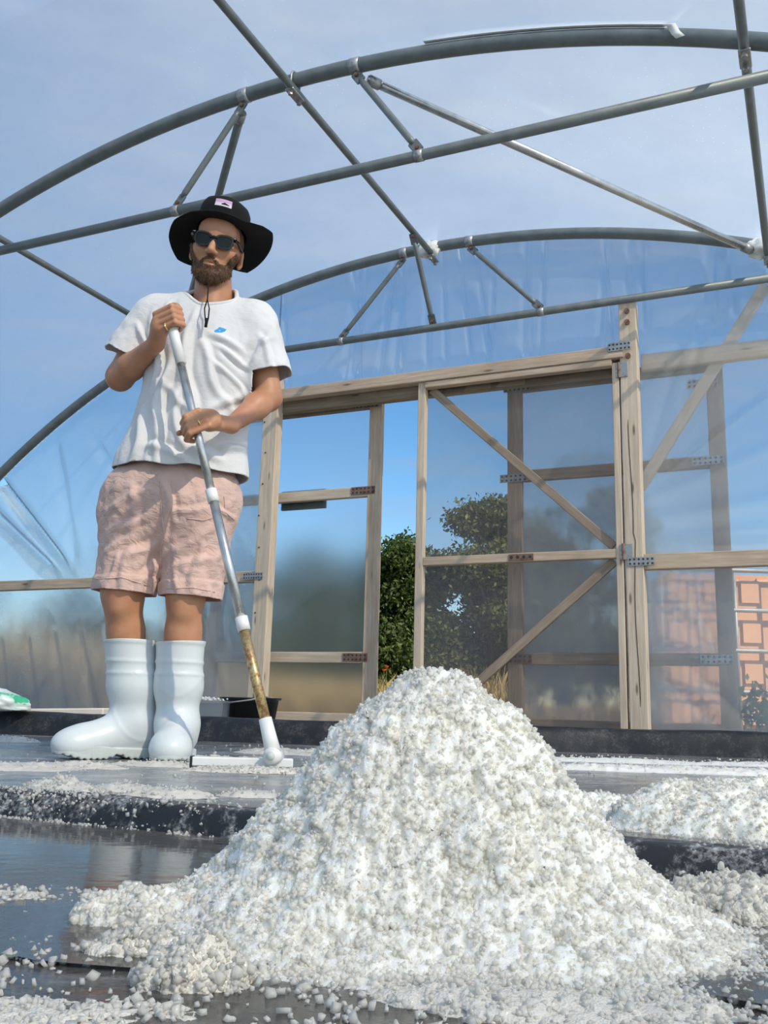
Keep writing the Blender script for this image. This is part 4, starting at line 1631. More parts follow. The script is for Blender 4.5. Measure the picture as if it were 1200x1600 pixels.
NECK_B = A([-.585, 2.962, 1.452])
neck = [Cone(hd((0, .022, -.085)), NECK_B, .058, .067, .03), Cone(hd((.0, -.02, -.10)), NECK_B + A([0, -.035, -.02]), .030, .035, .03)]

# squeegee pole that both hands hold
POLE_T, POLE_B = A([-0.676, 2.746, 1.345]), A([-0.275, 2.590, 0.045])
PD = (POLE_B - POLE_T) / np.linalg.norm(POLE_B - POLE_T)


def on_pole(z):
    return POLE_T + PD * ((POLE_T[2] - z) / -PD[2])


E1 = A([1, 0, 0.]) - PD * PD[0]
E1 /= np.linalg.norm(E1)
E3 = -PD
E2 = np.cross(E1, E3)          # towards the camera
E2 = E2 if E2[1] < 0 else -E2
SHR, ELR, WRR = A([-.775, 2.955, 1.405]), A([-.872, 2.965, 1.205]), A([-.722, 2.805, 1.262])
SHL, ELL_, WRL = A([-.435, 2.955, 1.395]), A([-.383, 2.945, 1.142]), A([-.472, 2.795, 1.002])
PRH, PLH = on_pole(1.312), on_pole(0.972)


def HP_(c, a, b, u):
    return c + E1 * a + E2 * b + E3 * u


def finger(c, pts, r, k=0.0035):
    q = [HP_(c, *p) for p in pts]
    return [Cone(q[i], q[i + 1], r * (1 - .06 * i), r * (1 - .06 * (i + 1)), k) for i in range(len(q) - 1)], q


hand_r, hand_l = [], []
# palms first
hand_r += [Cone(WRR, HP_(PRH, -.040, -.018, -.006), .025, .029, .015),
           Ell(HP_(PRH, -.038, -.010, .000), (.020, .024, .040), np.stack([E1, E2, E3], 1), .015)]
RF = []
for up, r, sh in ((.030, .0105, 0), (.0105, .0108, -.002), (-.0085, .0104, -.001), (-.0270, .0092, .003)):
    cs, q = finger(PRH, [(-.040 + sh, .004, up + .002), (.014, .0295, up), (.034, .006, up - .001), (.019, -.018, up - .001)], r)
    hand_r += cs
    RF.append(q)
hand_r += [Cone(HP_(PRH, -.036, -.028, .004), HP_(PRH, -.010, -.026, .036), .016, .0125, .012),
           Cone(HP_(PRH, -.010, -.026, .036), HP_(PRH, .018, -.006, .052), .0118, .0105, .004),
           Cone(HP_(PRH, .018, -.006, .052), HP_(PRH, .030, .006, .042), .0105, .0090, .004)]
hand_l += [Cone(WRL, HP_(PLH, .028, .008, .020), .023, .016, .012), Cone(WRL, HP_(PLH, .040, .006, -.014), .023, .017, .012),
           Ell(HP_(PLH, .044, .006, .003), (.034, .017, .031), np.stack([E1, E2, E3], 1), .022)]
LF = []
for up, r, sh in ((.031, .0102, -.006), (.0135, .0108, .001), (-.0045, .0104, .006), (-.0235, .0092, .012)):
    cs, q = finger(PLH, [(.026 + sh, .021, up), (-.020, .0290, up - .012), (-.035, .004, up - .018), (-.019, -.018, up - .018)], r)
    hand_l += cs
    LF.append(q)
hand_l += [Cone(HP_(PLH, .044, -.020, .020), HP_(PLH, .008, -.031, .012), .015, .0125, .012),
           Cone(HP_(PLH, .008, -.031, .012), HP_(PLH, -.024, -.027, .002), .0118, .0108, .004),
           Cone(HP_(PLH, -.024, -.027, .002), HP_(PLH, -.054, -.012, -.008), .0105, .0085, .004)]


def limb(a, m, b, ra, rm, rb, belly, k=.02):
    """upper and lower segment with a muscle swell in the lower one"""
    w = m + (b - m) * .32
    return [Cone(a, m, ra, rm, k), Cone(m, w, rm * .98, belly, k), Cone(w, b, belly, rb, k)]


arms = limb(SHR, ELR, WRR, .054, .043, .025, .042) + limb(SHL, ELL_, WRL, .054, .043, .024, .040)
legs = [Cone((-.755, 2.965, .86), (-.805, 2.955, .50), .082, .060, .02), Cone((-.805, 2.950, .52), (-.790, 2.968, .36), .063, .053, .03),
        Cone((-.803, 2.915, .495), (-.800, 2.920, .455), .038, .034, .03), Cone((-.788, 2.985, .38), (-.757, 3.0, .12), .050, .034, .03),
        Cone((-.575, 2.965, .86), (-.606, 2.945, .49), .080, .054, .02), Cone((-.606, 2.940, .51), (-.608, 2.950, .36), .055, .052, .03),
        Cone((-.606, 2.905, .485), (-.606, 2.910, .445), .034, .030, .03), Cone((-.610, 2.962, .38), (-.612, 2.975, .12), .050, .034, .03)]
torso = [Ell((-.605, 2.965, 1.25), (.140, .085, .20), None, .04), Ell((-.63, 2.965, 1.02), (.135, .085, .20), None, .05),
         Cone((-.74, 2.962, 1.40), (-.46, 2.962, 1.39), .052, .052, .03), Ell((-.655, 2.965, .86), (.150, .09, .10), None, .04)]
BODY = torso + legs + arms + neck + hand_r + hand_l + head
person = thing('person', (-0.66, 2.93, 0.0), 'man in white t-shirt, pink shorts and black sun hat holding a squeegee', 'person')
bv, bq = iso_mesh(lambda p: field(BODY, p), (-1.0, 2.62, 0.04), (-0.28, 3.12, 1.80), 0.0032)
bt = tris(bq)
bv = relax(bv, bt, 1, 0.4)
# the boots hide the shins, the shirt and shorts hide the trunk
body = obj('body', bv, bq, M['skin'], person, smooth=True)

# beard: a thin shaggy layer over the jaw
BD_R = np.random.default_rng(4)


def beard_fn(p):
    d = field(head + neck[:1], p)
    q = hl(p)
    ax = np.abs(q[:, 0])
    nz = fbm(p * 55, 3).astype(np.float32)
    nz2 = fbm(p * 150, 2).astype(np.float32)
    top = np.interp(ax, [0, .012, .020, .032, .045, .056, .066, .075, .09], [-.049, -.050, -.056, -.070, -.064, -.052, -.032, -.012, .0])
    reg = np.maximum(q[:, 2] - top - .004 * nz, q[:, 1] + .022)
    reg = np.maximum(reg, -.136 + 9.0 * ax * ax + .35 * (q[:, 1] + .06) + .008 * nz - q[:, 2])
    thick = .0035 + .007 * smooth01(-q[:, 2], .075, .125)
    m = np.sqrt((q[:, 0] / .023) ** 2 + ((q[:, 2] + .0735) / .0085) ** 2) - 1
    lip = -m * .008
    lip = np.where(q[:, 1] < -.05, lip, -1)
    b = d - thick - .0045 * nz - .0022 * nz2
    k = np.maximum(np.maximum(b, reg * .8), lip)
    return k.astype(np.float32)


lo, hi = hd((-.11, -.14, -.19)), hd((.11, .05, .02))
lo, hi = np.minimum(lo, hi) - .03, np.maximum(lo, hi) + .03
v, q = iso_mesh(beard_fn, lo, hi, 0.0028)
beard = obj('beard', v, q, M['beard'], person, smooth=True)
t = tris(q)
nr = vnormals(v, t)
hq = hl(v)
pick = BD_R.choice(len(v), 5200)
root, nn = v[pick], nr[pick]
down = HEAD_R @ A([0, -.15, -1.0])
dirn = nn * .55 + down * .6 + BD_R.normal(size=nn.shape) * .28
dirn /= np.linalg.norm(dirn, axis=1)[:, None]
ln = BD_R.uniform(.005, .011, len(pick))[:, None] * (0.55 + 0.6 * smooth01(-hq[pick][:, 2], .07, .12))[:, None]
sd = np.cross(dirn, BD_R.normal(size=nn.shape))
sd /= np.linalg.norm(sd, axis=1)[:, None]
HV = np.stack([root - sd * .0006, root + sd * .0006, root + dirn * ln], 1).reshape(-1, 3)
tag(obj('beard_hairs', HV, np.arange(len(HV)).reshape(-1, 3), M['beard'], beard), kind='stuff')
# short hair at the temples and nape
def hair_fn(p):
    q = hl(p)
    d = Ell(hd((0, .012, .028)), (.0785, .0995, .092), HEAD_R).d(p)
    reg = np.maximum(q[:, 2] - .07, -.05 - q[:, 2])
    reg = np.maximum(reg, -.028 - q[:, 1] + .02 * (q[:, 2] < .0))
    return np.maximum(d - .002 * fbm(p * 80, 2), reg).astype(np.float32)


v, q = iso_mesh(hair_fn, HEAD_O - .13, HEAD_O + .13, 0.0035)
obj('hair', v, q, M['beard'], person, smooth=True)

# sunglasses
def head_mesh(name, V, Fc, mat, parent, smooth=False):
    V = np.asarray(V, float)
    return obj(name, V @ HEAD_R.T.astype(float) + HEAD_O, Fc, mat, parent, smooth)


def lens_outline(s, n=28, grow=0.0):
    """wayfarer-like rim outline in the (x, z) plane of the face"""
    pts = []
    for k in range(n):
        a = 2 * math.pi * k / n
        x, z = math.cos(a), math.sin(a)
        px = .0255 * np.sign(x) * abs(x) ** .72
        pz = .0195 * np.sign(z) * abs(z) ** .72
        px *= 1 + .10 * z                       # wider at the top
        pz += .003 * x * (z > 0)
        px += grow * x
        pz += grow * z
        pts.append((s * (.0335 + px), pz - .001))
    return pts


def face_y(x):
    return -.1075 + 1.9 * x * x + 0.02 * abs(x)


glasses = thing('sunglasses', hd((0, -.1, 0)))
glasses.parent = person
glasses.matrix_basis = WM['person'].inverted() @ WM[glasses.name]
rim_parts = []
for s in (-1, 1):
    n = 28
    inn, outn = lens_outline(s, n, -.0015), lens_outline(s, n, .0042)
    vs = []
    for (xi, zi), (xo, zo) in zip(inn, outn):
        for (x, z, dy) in ((xi, zi, -.002), (xo, zo, -.0025), (xo, zo, .003), (xi, zi, .003)):
            vs.append((x, face_y(x) + dy, z))
    fs = []
    for k in range(n):
        k2 = (k + 1) % n
        for j in range(4):
            j2 = (j + 1) % 4
            fs.append((4 * k + j, 4 * k2 + j, 4 * k2 + j2, 4 * k + j2))
    rim_parts.append((vs, fs))
    # temple arm back to the ear
    a = A([s * .066, face_y(.066), .012])
    rim_parts.append(tube_geo([a, a + A([s * .008, .012, 0]), A([s * .080, .0, .010]), A([s * .083, .025, -.004])], [.006, .0052, .004, .0035], 8))
    rim_parts.append(tube_geo([A([s * .060, face_y(.060) - .001, .016]), A([s * .071, face_y(.071) - .002, .0165])], [.006, .005], 8))
    lv = [(s * .0335, face_y(.0335) - .0005, -.001)] + [(x, face_y(x), z) for x, z in lens_outline(s, n, 0)]
    lf = [(0, 1 + k, 1 + (k + 1) % n) for k in range(n)]
    head_mesh('lens', lv, lf, M['lens'], glasses, True)
    dv, df = tube_geo([A([s * .063, face_y(.063) - .0075, .0165]), A([s * .069, face_y(.069) - .0075, .0165])], .0014, 6)
    head_mesh('silver_rivet', dv, df, M['alu'], glasses)
rim_parts.append(tube_geo([A([-.011, face_y(.0) - .001, .007]), A([0, face_y(0) - .002, .0085]), A([.011, face_y(0) - .001, .007])], .0052, 8))
v, f = merge(rim_parts)
head_mesh('glasses_frame', v, f, M['frame_black'], glasses)

# sun hat
hat = thing('sun_hat', hd((0, .01, .07)))
hat.parent = person
hat.matrix_basis = WM['person'].inverted() @ WM[hat.name]
SEG = 72
rings = []
HB = .066                                  # height of the band above the eyes
tilt = .10                                 # hat sits lower at the back


def hat_pt(rx, ry, th, z):
    x, y = rx * math.sin(th), .012 - ry * math.cos(th)
    return (x, y, z - tilt * (y - .012))


for rx, ry, z in ((.0815, .103, HB), (.083, .1045, HB + .015), (.083, .104, HB + .045), (.080, .101, HB + .065), (.073, .093, HB + .078), (.058, .075, HB + .086), (.030, .04, HB + .090), (.004, .005, HB + .0915)):
    rings.append([hat_pt(rx, ry, 2 * math.pi * k / SEG, z + .0012 * math.sin(5 * 2 * math.pi * k / SEG)) for k in range(SEG)])
vs = [p for r_ in rings for p in r_]
fs = [(i * SEG + k, (i + 1) * SEG + k, (i + 1) * SEG + (k + 1) % SEG, i * SEG + (k + 1) % SEG) for i in range(len(rings) - 1) for k in range(SEG)]
fs.append(tuple(range((len(rings) - 1) * SEG, len(rings) * SEG)))
solidify(head_mesh('crown', vs, fs, M['hat'], hat, True), .002, -1)
# brim: rise of the outer edge by direction (degrees from the front, positive to the picture right)
TH = [-180, -150, -120, -90, -65, -40, -15, 10, 35, 60, 85, 115, 150, 180]
DZ = [-.055, -.080, -.085, -.055, -.022, .004, .006, .004, .002, .016, .022, -.010, -.060, -.055]
WDT = [.080, .085, .090, .088, .078, .055, .045, .045, .058, .080, .086, .088, .085, .080]
rings = []
for j in range(9):
    s = j / 8
    row = []
    for k in range(SEG):
        th = 2 * math.pi * k / SEG
        d = (math.degrees(th) + 180) % 360 - 180
        dz, wd = np.interp(d, TH, DZ), np.interp(d, TH, WDT)
        x, y, z = hat_pt(.0815, .103, th, HB)
        o_ = A([math.sin(th), -math.cos(th)])
        row.append((x + o_[0] * wd * s, y + o_[1] * wd * s, z + dz * (.55 * s + .45 * s * s) + .004 * s * math.sin(4 * th + 1)))
    rings.append(row)
vs = [p for r_ in rings for p in r_]
fs = [(i * SEG + k, i * SEG + (k + 1) % SEG, (i + 1) * SEG + (k + 1) % SEG, (i + 1) * SEG + k) for i in range(8) for k in range(SEG)]
solidify(head_mesh('brim', vs, fs, M['hat'], hat, True), .003)
# patch on the crown front with a pale mountain print


def crown_front(a, z, off):
    th = a / .1
    rx, ry = np.interp(z, [HB, HB + .015, HB + .045, HB + .065, HB + .078], [.0815, .083, .083, .080, .073]), np.interp(z, [HB, HB + .015, HB + .045, HB + .065, HB + .078], [.103, .1045, .104, .101, .093])
    x, y, zz = hat_pt(rx + off, ry + off, th, z)
    return (x, y, zz)


def patch_poly(name, poly, off, mat, parent, cols=10):
    """poly = list of (a, z_low, z_high) columns"""
    vs, fs = [], []
    rows = 4
    for a, z0, z1 in poly:
        for j in range(rows + 1):
            vs.append(crown_front(a, z0 + (z1 - z0) * j / rows, off))
    for i in range(len(poly) - 1):
        for j in range(rows):
            b = i * (rows + 1) + j
            fs.append((b, b + rows + 1, b + rows + 2, b + 1))
    return head_mesh(name, vs, fs, mat, parent)


P0, P1 = -.026, .038
xs = np.linspace(P0, P1, 13)
pz0, pz1 = HB + .040, HB + .064
patch = patch_poly('hat_patch', [(a, pz0, pz1) for a in xs], .0030, M['lilac_patch'], hat)
patch_poly('patch_sky', [(a, pz1 - .009, pz1 - .001) for a in xs], .0036, M['pink_patch'], patch)
patch_poly('patch_snow', [(a, pz0 + .001, pz0 + .006) for a in xs], .0036, M['white_print'], patch)
mt = [(0, .0), (.25, .002), (.4, .003), (.5, .006), (.58, .009), (.64, .006), (.72, .005), (.85, .002), (1, .0)]
patch_poly('patch_mountain', [(P0 + (P1 - P0) * f_, pz0 + .0055, pz0 + .0062 + h_ * .8) for f_, h_ in mt if .3 < f_ < .9], .0042, M['frame_black'], patch)
# chin cord with a toggle loop hanging from under the beard
c0 = at(326, 444, 2.845)
cord = [hd((-.075, -.005, .045)), hd((-.078, -.012, -.03)), hd((-.066, -.022, -.085)), hd((-.045, -.03, -.115)), hd((-.012, -.055, -.135)), c0]
tube('chin_cord', cord, .0022, M['hat'], hat, 6)
c1, c2, c3 = at(324, 468, 2.815), at(319.5, 482, 2.81), at(321.5, 511, 2.805)
tube('chin_cord', [c0, c1, c2, (c2 + c3) / 2, c3], [.0022] * 5, M['hat'], hat, 6)
tube('chin_cord', [c1, at(327, 482, 2.81), at(325.5, 497, 2.806), c3], [.002, .0022, .0024, .0035], M['hat'], hat, 6)
tube('cord_toggle', [at(322.5, 497, 2.803), c3], [.0035, .005], M['hat'], hat, 8)

# ------------------------------------------------------------------ clothes
SHIRT = [
    Ell((-.605, 2.955, 1.27), (.186, .128, .23), None, .03),
    Cone((-.735, 2.965, 1.415), (-.465, 2.965, 1.402), .070, .070, .06),
    Ell((-.625, 2.955, 1.06), (.181, .130, .24), None, .05),
    Ell((-.650, 2.958, .87), (.216, .146, .22), None, .05),
    Cone(NECK_B + A([0, 0, -.03]), NECK_B + A([.008, -.012, .06]), .083, .070, .025),
    Cone((-.772, 2.955, 1.405), ELR + A([.006, -.004, .03]), .074, .082, .035),
    Cone((-.438, 2.955, 1.395), ELL_ + A([.002, 0, .02]), .074, .084, .035),
]
# tension folds: (start px, end px, width m, amp m) across the front of the shirt
FOLDS = [((287, 510), (300, 690), .014, .012), ((262, 560), (232, 715), .016, .014), ((246, 500), (236, 620), .012, .010), ((312, 535), (345, 620), .012, .010),
         ((345, 620), (385, 650), .014, .008), ((372, 545), (335, 520), .010, .007), ((382, 560), (345, 545), .008, .007),
         ((375, 600), (320, 650), .012, .006), ((300, 640), (250, 600), .012, .007), ((290, 690), (340, 720), .014, .009), ((230, 700), (300, 720), .012, .008),
         ((350, 700), (380, 690), .010, .008), ((275, 600), (285, 720), .010, .009), ((222, 640), (205, 725), .014, .010), ((400, 520), (425, 570), .010, .008),
         ((385, 560), (420, 520), .009, .009), ((215, 500), (228, 540), .008, .009), ((240, 480), (225, 530), .009, .008), ((265, 465), (250, 500), .010, .006),
         ((300, 480), (292, 560), .010, .007), ((335, 560), (372, 606), .008, .008), ((250, 720), (245, 640), .010, .008), ((385, 640), (378, 735), .012, .006)]


def apply_folds(v, nr, folds, Yf):
    d = np.zeros(len(v))
    front = np.clip(-nr[:, 1] * 1.6, 0, 1)
    for a, b, w, am in folds:
        pa, pb = at(*a, Yf), at(*b, Yf)
        A2, B2 = pa[[0, 2]], pb[[0, 2]]
        e = B2 - A2
        L = np.linalg.norm(e)
        e = e / L
        s = (v[:, 0] - A2[0]) * e[0] + (v[:, 2] - A2[1]) * e[1]
        x = -(v[:, 0] - A2[0]) * e[1] + (v[:, 2] - A2[1]) * e[0]
        x = x + .010 * np.sin(s * 26 + a[0])
        fade = smooth01(s, -.03, .25 * L) * (1 - smooth01(s, .7 * L, L + .03))
        d += am * fade * (np.exp(-(x / w) ** 2) - .6 * np.exp(-((x - 1.7 * w) / w) ** 2))
    return d * front


sv, sq = iso_mesh(lambda p: field(SHIRT, p), (-1.02, 2.74, .80), (-.22, 3.20, 1.62), 0.0058)
st = tris(sq)
sv = relax(sv, st, 2)
nr = vnormals(sv, st)
armdist = np.minimum(Cone(SHR, ELR, 0, 0).d(sv.astype(np.float32)), Cone(SHL, ELL_, 0, 0).d(sv.astype(np.float32)))
dsp = 1.5 * apply_folds(sv, nr, FOLDS, 2.83)
dsp += .006 * fbm(np.stack([sv[:, 0] * 15, sv[:, 1] * 15, sv[:, 2] * 5], 1), 3) * smooth01(1.5 - sv[:, 2], 0, .25)
dsp += .007 * (fbm(np.stack([sv[:, 0] * 20, sv[:, 1] * 14, sv[:, 2] * 2.2], 1), 2)) * smooth01(1.15 - sv[:, 2], 0, .2)
dsp += .004 * fbm(sv * 30, 2) * (armdist < .1)
sv = sv + nr * dsp[:, None]
# hem, neckline and sleeve openings
g = sv[:, 2] - (.882 - .055 * (sv[:, 0] + .65) + .004 * np.sin(sv[:, 0] * 40))
qn = sv - NECK_B
rad = np.hypot(qn[:, 0] - .005, qn[:, 1] + .005)
gn = np.where(rad < .105, (1.497 + .85 * (sv[:, 1] - 2.945)) - sv[:, 2], 1)
gn = np.where((sv[:, 1] > 2.99) & (rad < .105), 1.527 - sv[:, 2], gn)
g = np.minimum(g, gn)
for sh, el, fr in ((SHR, ELR, .70), (SHL, ELL_, .72)):
    ax = (el - sh) / np.linalg.norm(el - sh)
    c = sh + (el - sh) * fr
    s = (sv - c) @ ax
    near = Cone(sh, el + ax * .12, 0, 0).d(sv.astype(np.float32)) < .128
    out = np.abs(sv[:, 0] + .605) > .175
    g = np.where(near & out, np.minimum(g, -s + .006 * np.sin(sv[:, 1] * 60)), g)
sv, st = clip_tris(sv, st, g)
shirt = solidify(obj('t_shirt', sv, st, M['cotton'], person, smooth=True), .0035)
# ribbed collar following the neck opening
ed_ = np.sort(np.concatenate([st[:, [0, 1]], st[:, [1, 2]], st[:, [2, 0]]]), 1)
ue, uc = np.unique(ed_, axis=0, return_counts=True)
bi = np.unique(ue[uc == 1])
bp = sv[bi]
bp = bp[(np.hypot(bp[:, 0] - NECK_B[0], bp[:, 1] - NECK_B[1]) < .12) & (bp[:, 2] > 1.40)]
an_ = np.arctan2(bp[:, 0] - NECK_B[0] - .005, -(bp[:, 1] - NECK_B[1]))
cl = []
for k in range(48):
    a = -math.pi + 2 * math.pi * k / 48
    w_ = np.exp(-(((an_ - a + math.pi) % (2 * math.pi) - math.pi) / .09) ** 2)
    cl.append((bp * w_[:, None]).sum(0) / w_.sum())
cl = A(cl + [cl[0]])
tube('collar', cl - A([0, 0, .005]), .0075, M['cotton'], shirt, 8)
# emblem printed on the chest, draped onto the cloth
from mathutils.bvhtree import BVHTree
shirt_bvh = BVHTree.FromPolygons([Vector(p) for p in sv], [tuple(int(i) for i in t_) for t_ in st])


def drape(pts_px, faces, name, mat, parent, off=.003):
    vs = []
    for px, py in pts_px:
        p = at(px, py, 2.7)
        d = Vector(p - CAM).normalized()
        hit = shirt_bvh.ray_cast(Vector(CAM), d)
        h = A(hit[0]) if hit[0] is not None else at(px, py, 2.83)
        vs.append(h - A(d) * off)
    return solidify(obj(name, vs, faces, mat, parent), .0008)


def fan(poly):
    c = np.mean(poly, 0)
    return [tuple(c)] + [tuple(p) for p in poly], [(0, 1 + i, 1 + (i + 1) % len(poly)) for i in range(len(poly))]


cap = [(339.8, 514.5), (341.5, 512), (343.2, 511), (345.5, 511.8), (349, 512.6), (352, 514), (351, 516.5), (348, 516), (344, 515.6)]
logo = drape(*fan(cap), 'chest_logo', M['blue'], shirt)
swoosh = [(334.3, 517.5), (336.5, 515.5), (339.5, 514.3), (338.6, 516.2), (341, 517.6), (346, 517.4), (352, 515.2), (354.5, 514.0), (351.5, 517.6), (347, 519.4), (341, 519.8), (336.5, 519.6)]
drape(*fan(swoosh), 'logo_swoosh', M['blue'], logo)

# shorts
SHORTS = [
    Ell((-.668, 2.965, .80), (.208, .136, .17), None, .03),
    Cone((-.775, 2.965, .80), (-.805, 2.955, .44), .108, .086, .05),
    Cone((-.575, 2.965, .80), (-.596, 2.948, .42), .106, .084, .045),
    Ell((-.868, 2.965, .76), (.03, .05, .08), None, .04),
]
SF = [((165, 790), (240, 770), .012, .008), ((175, 830), (235, 800), .012, .009), ((160, 860), (200, 845), .010, .008), ((200, 870), (240, 840), .012, .009), ((185, 905), (205, 860), .010, .010),
      ((225, 900), (245, 860), .010, .010), ((262, 770), (258, 840), .010, .010), ((270, 860), (330, 820), .012, .009), ((275, 890), (335, 860), .012, .009), ((300, 915), (310, 850), .010, .009),
      ((270, 800), (320, 790), .010, .007), ((330, 900), (345, 820), .012, .008), ((210, 760), (205, 830), .012, .007), ((165, 900), (185, 870), .009, .009), ((280, 920), (275, 880), .009, .008),
      ((340, 790), (366, 800), .008, .009), ((255, 760), (272, 810), .009, .009)]
v, q = iso_mesh(lambda p: field(SHORTS, p), (-1.0, 2.74, .36), (-.36, 3.18, 1.08), 0.0058)
t = tris(q)
v = relax(v, t, 2)
nr = vnormals(v, t)
d = apply_folds(v, nr, SF, 2.85)
d += .008 * fbm(np.stack([v[:, 0] * 16, v[:, 1] * 16, v[:, 2] * 13], 1), 3) + .004 * fbm(v * 34, 2)
turnup = np.where(v[:, 0] < -.695, .500, .492)
d += .006 * smooth01(v[:, 2], turnup + .046, turnup + .040) + .004 * np.sin(v[:, 0] * 120 + v[:, 1] * 90) * smooth01(v[:, 2], turnup + .05, turnup + .02)
v = v + nr * d[:, None]
g = np.where(v[:, 0] < -.695, v[:, 2] - .500 - .06 * (v[:, 0] + .81) * -1, v[:, 2] - .489 + .05 * (v[:, 0] + .6))
g = np.minimum(g, .985 - v[:, 2])
v, t = clip_tris(v, t, g)
shorts = solidify(obj('shorts', v, t, M['linen'], person, smooth=True), .004)
sh_bvh = BVHTree.FromPolygons([Vector(p) for p in v], [tuple(int(i) for i in t_) for t_ in t])


def seam(px_pts, name, r=.0012):
    pts = []
    for i in range(len(px_pts) - 1):
        for s in np.linspace(0, 1, 10, endpoint=i == len(px_pts) - 2):
            px, py = A(px_pts[i]) * (1 - s) + A(px_pts[i + 1]) * s
            dd = Vector(at(px, py, 2.7) - CAM).normalized()
            h = sh_bvh.ray_cast(Vector(CAM), dd)
            if h[0] is not None: pts.append(A(h[0]) - A(dd) * .003)
    if len(pts) > 2: tube(name, pts, r, M['linen'], shorts, 5)


seam([(250, 752), (252, 800), (256, 832), (250, 860), (252, 888)], 'fly_seam', .0022)
seam([(268, 752), (270, 790), (262, 815), (255, 830)], 'fly_seam')
seam([(350, 775), (352, 800), (366, 812)], 'pocket_seam', .0018)
seam([(292, 810), (318, 813), (345, 806)], 'pocket_seam', .0018)
seam([(160, 800), (168, 775), (182, 752)], 'pocket_seam', .0018)
seam([(150, 905), (190, 902), (234, 916)], 'turn_up_seam', .0018)
seam([(260, 920), (300, 918), (336, 925)], 'turn_up_seam', .0018)

# ------------------------------------------------------------------ boots
def make_boot(top, ankle, heel, ball, toe, rtop, label):
    top, ankle, heel, ball, toe = map(lambda a: A(a, float), (top, ankle, heel, ball, toe))
    fdir = toe - heel
    fdir[2] = 0
    fdir /= np.linalg.norm(fdir)
    side = A([-fdir[1], fdir[0], 0])
    root = thing('rubber_boot', (ankle[0], ankle[1], 0))
    root.parent = person
    root.matrix_basis = WM['person'].inverted() @ WM[root.name]
    root['label'] = label
    mid = top * .45 + ankle * .55
    frot = np.stack([fdir, side, ZV], 1)
    up = [Cone(top + A([0, 0, .04]), mid, rtop, rtop * .92, .03), Cone(mid, ankle, rtop * .92, .060, .03),
          Cone(ankle, heel + A([0, 0, .015]), .057, .049, .02), Cone(ankle + fdir * .018 - A([0, 0, .005]), ball + A([0, 0, .006]), .055, .045, .045),
          Cone(heel + A([0, 0, .012]), ball, .050, .050, .03), Ell((ball + toe) / 2 + fdir * .002, (.074, .054, .046), frot, .03), Cone(toe - A([0, 0, .004]) + side * .014, toe - A([0, 0, .004]) - side * .014, .036, .036, .03)]

    def fn(p):
        d = field(up, p)
        z = p[:, 2]
        for zz in (top[2] - .062, top[2] - .098):
            d = d - .0032 * np.exp(-((z - zz) / .0042) ** 2)
        d = d - .0035 * smooth01(z, top[2] - .012, top[2] - .006)
        # raised instep panel edge
        s = (p - ankle) @ fdir
        e = np.sqrt((s / .085) ** 2 + ((z - ankle[2] - .05) / .10) ** 2)
        d = d - .0012 * np.exp(-((e - 1) / .05) ** 2) * (z < .25)
        d = d + .003 * np.exp(-((z - .17) / .03) ** 2) * (fbm(p * 9, 2) + .3)
        return np.maximum(d, .016 - z).astype(np.float32)
    pts = np.stack([top, ankle, heel, toe])
    lo, hi = pts.min(0) - .12, pts.max(0) + .12
    lo[2], hi[2] = 0.0, top[2] + .02
    v, q = iso_mesh(fn, lo, hi, .0045)
    t = tris(q)
    v = relax(v, t, 1, .4)
    v, t = clip_tris(v, t, top[2] + .05 * ((v - top) @ side) - v[:, 2])
    solidify(obj('boot_upper', v, t, M['rubber'], root, smooth=True), .004, -1)

    def sole_fn(p):
        s = (p - heel) @ fdir
        L = float((toe - heel) @ fdir)
        w = np.interp(s / L, [-.2, 0, .3, .45, .75, 1.0, 1.2], [.056, .060, .053, .050, .059, .056, .050])
        a = np.clip(s, 0, L)
        d2 = np.sqrt((s - a) ** 2 + ((p - heel) @ side) ** 2) - w
        z = p[:, 2]
        lift = .012 * smooth01(s / L, .85, 1.15)
        arch = .012 * np.exp(-((s / L - .35) / .10) ** 2)
        lug = .004 * (np.sin(s * 330) > 0.2)
        topz = .036 + .006 * smooth01(s / L, .4, 1.) - .003 * np.cos(s * 20)
        dz = np.maximum(z - topz, (.000 + lift + arch + lug) - z)
        return np.maximum(d2, dz).astype(np.float32)
    lo2, hi2 = lo.copy(), hi.copy()
    lo2[2], hi2[2] = -.02, .07
    v, q = iso_mesh(sole_fn, lo2, hi2, .0035)
    v = relax(v, tris(q), 1, .4)
    obj('boot_sole', v, q, M['sole'], root, smooth=True)
    return root


make_boot((-.780, 2.980, .352), (-.742, 3.005, .105), (-.735, 3.01, .05), (-.872, 2.925, .045), (-.910, 2.90, .042), .081, 'white rubber boot pointing sideways to the left')
make_boot((-.616, 2.955, .352), (-.612, 2.975, .105), (-.612, 2.985, .05), (-.594, 2.83, .045), (-.589, 2.785, .042), .075, 'white rubber boot pointing towards the camera')

# rings
def ring(c, axis, r, name='gold_ring', w=.0022):
    axis = axis / np.linalg.norm(axis)
    a = np.cross(axis, A([0.3, .2, 1]))
    a /= np.linalg.norm(a)
    b = np.cross(axis, a)
    pts = [c + r * (math.cos(x) * a + math.sin(x) * b) for x in np.linspace(0, 2 * math.pi, 25)]
    return tube(name, pts, w, M['gold'], person, 8)


q = RF[3]
ring(q[0] + (q[1] - q[0]) * .45, q[1] - q[0], .0105, w=.0030)
q = LF[2]
ring(q[0] + (q[1] - q[0]) * .38, q[1] - q[0], .0112)

# ------------------------------------------------------------------ squeegee
sq_root = thing('squeegee', (POLE_B[0], POLE_B[1], 0), 'floor squeegee with telescopic metal pole held in both hands', 'squeegee')


def pole_part(name, z0, z1, r, mat):
    return tube(name, [on_pole(z0), (on_pole(z0) + on_pole(z1)) / 2, on_pole(z1)], r, mat, sq_root, 16)


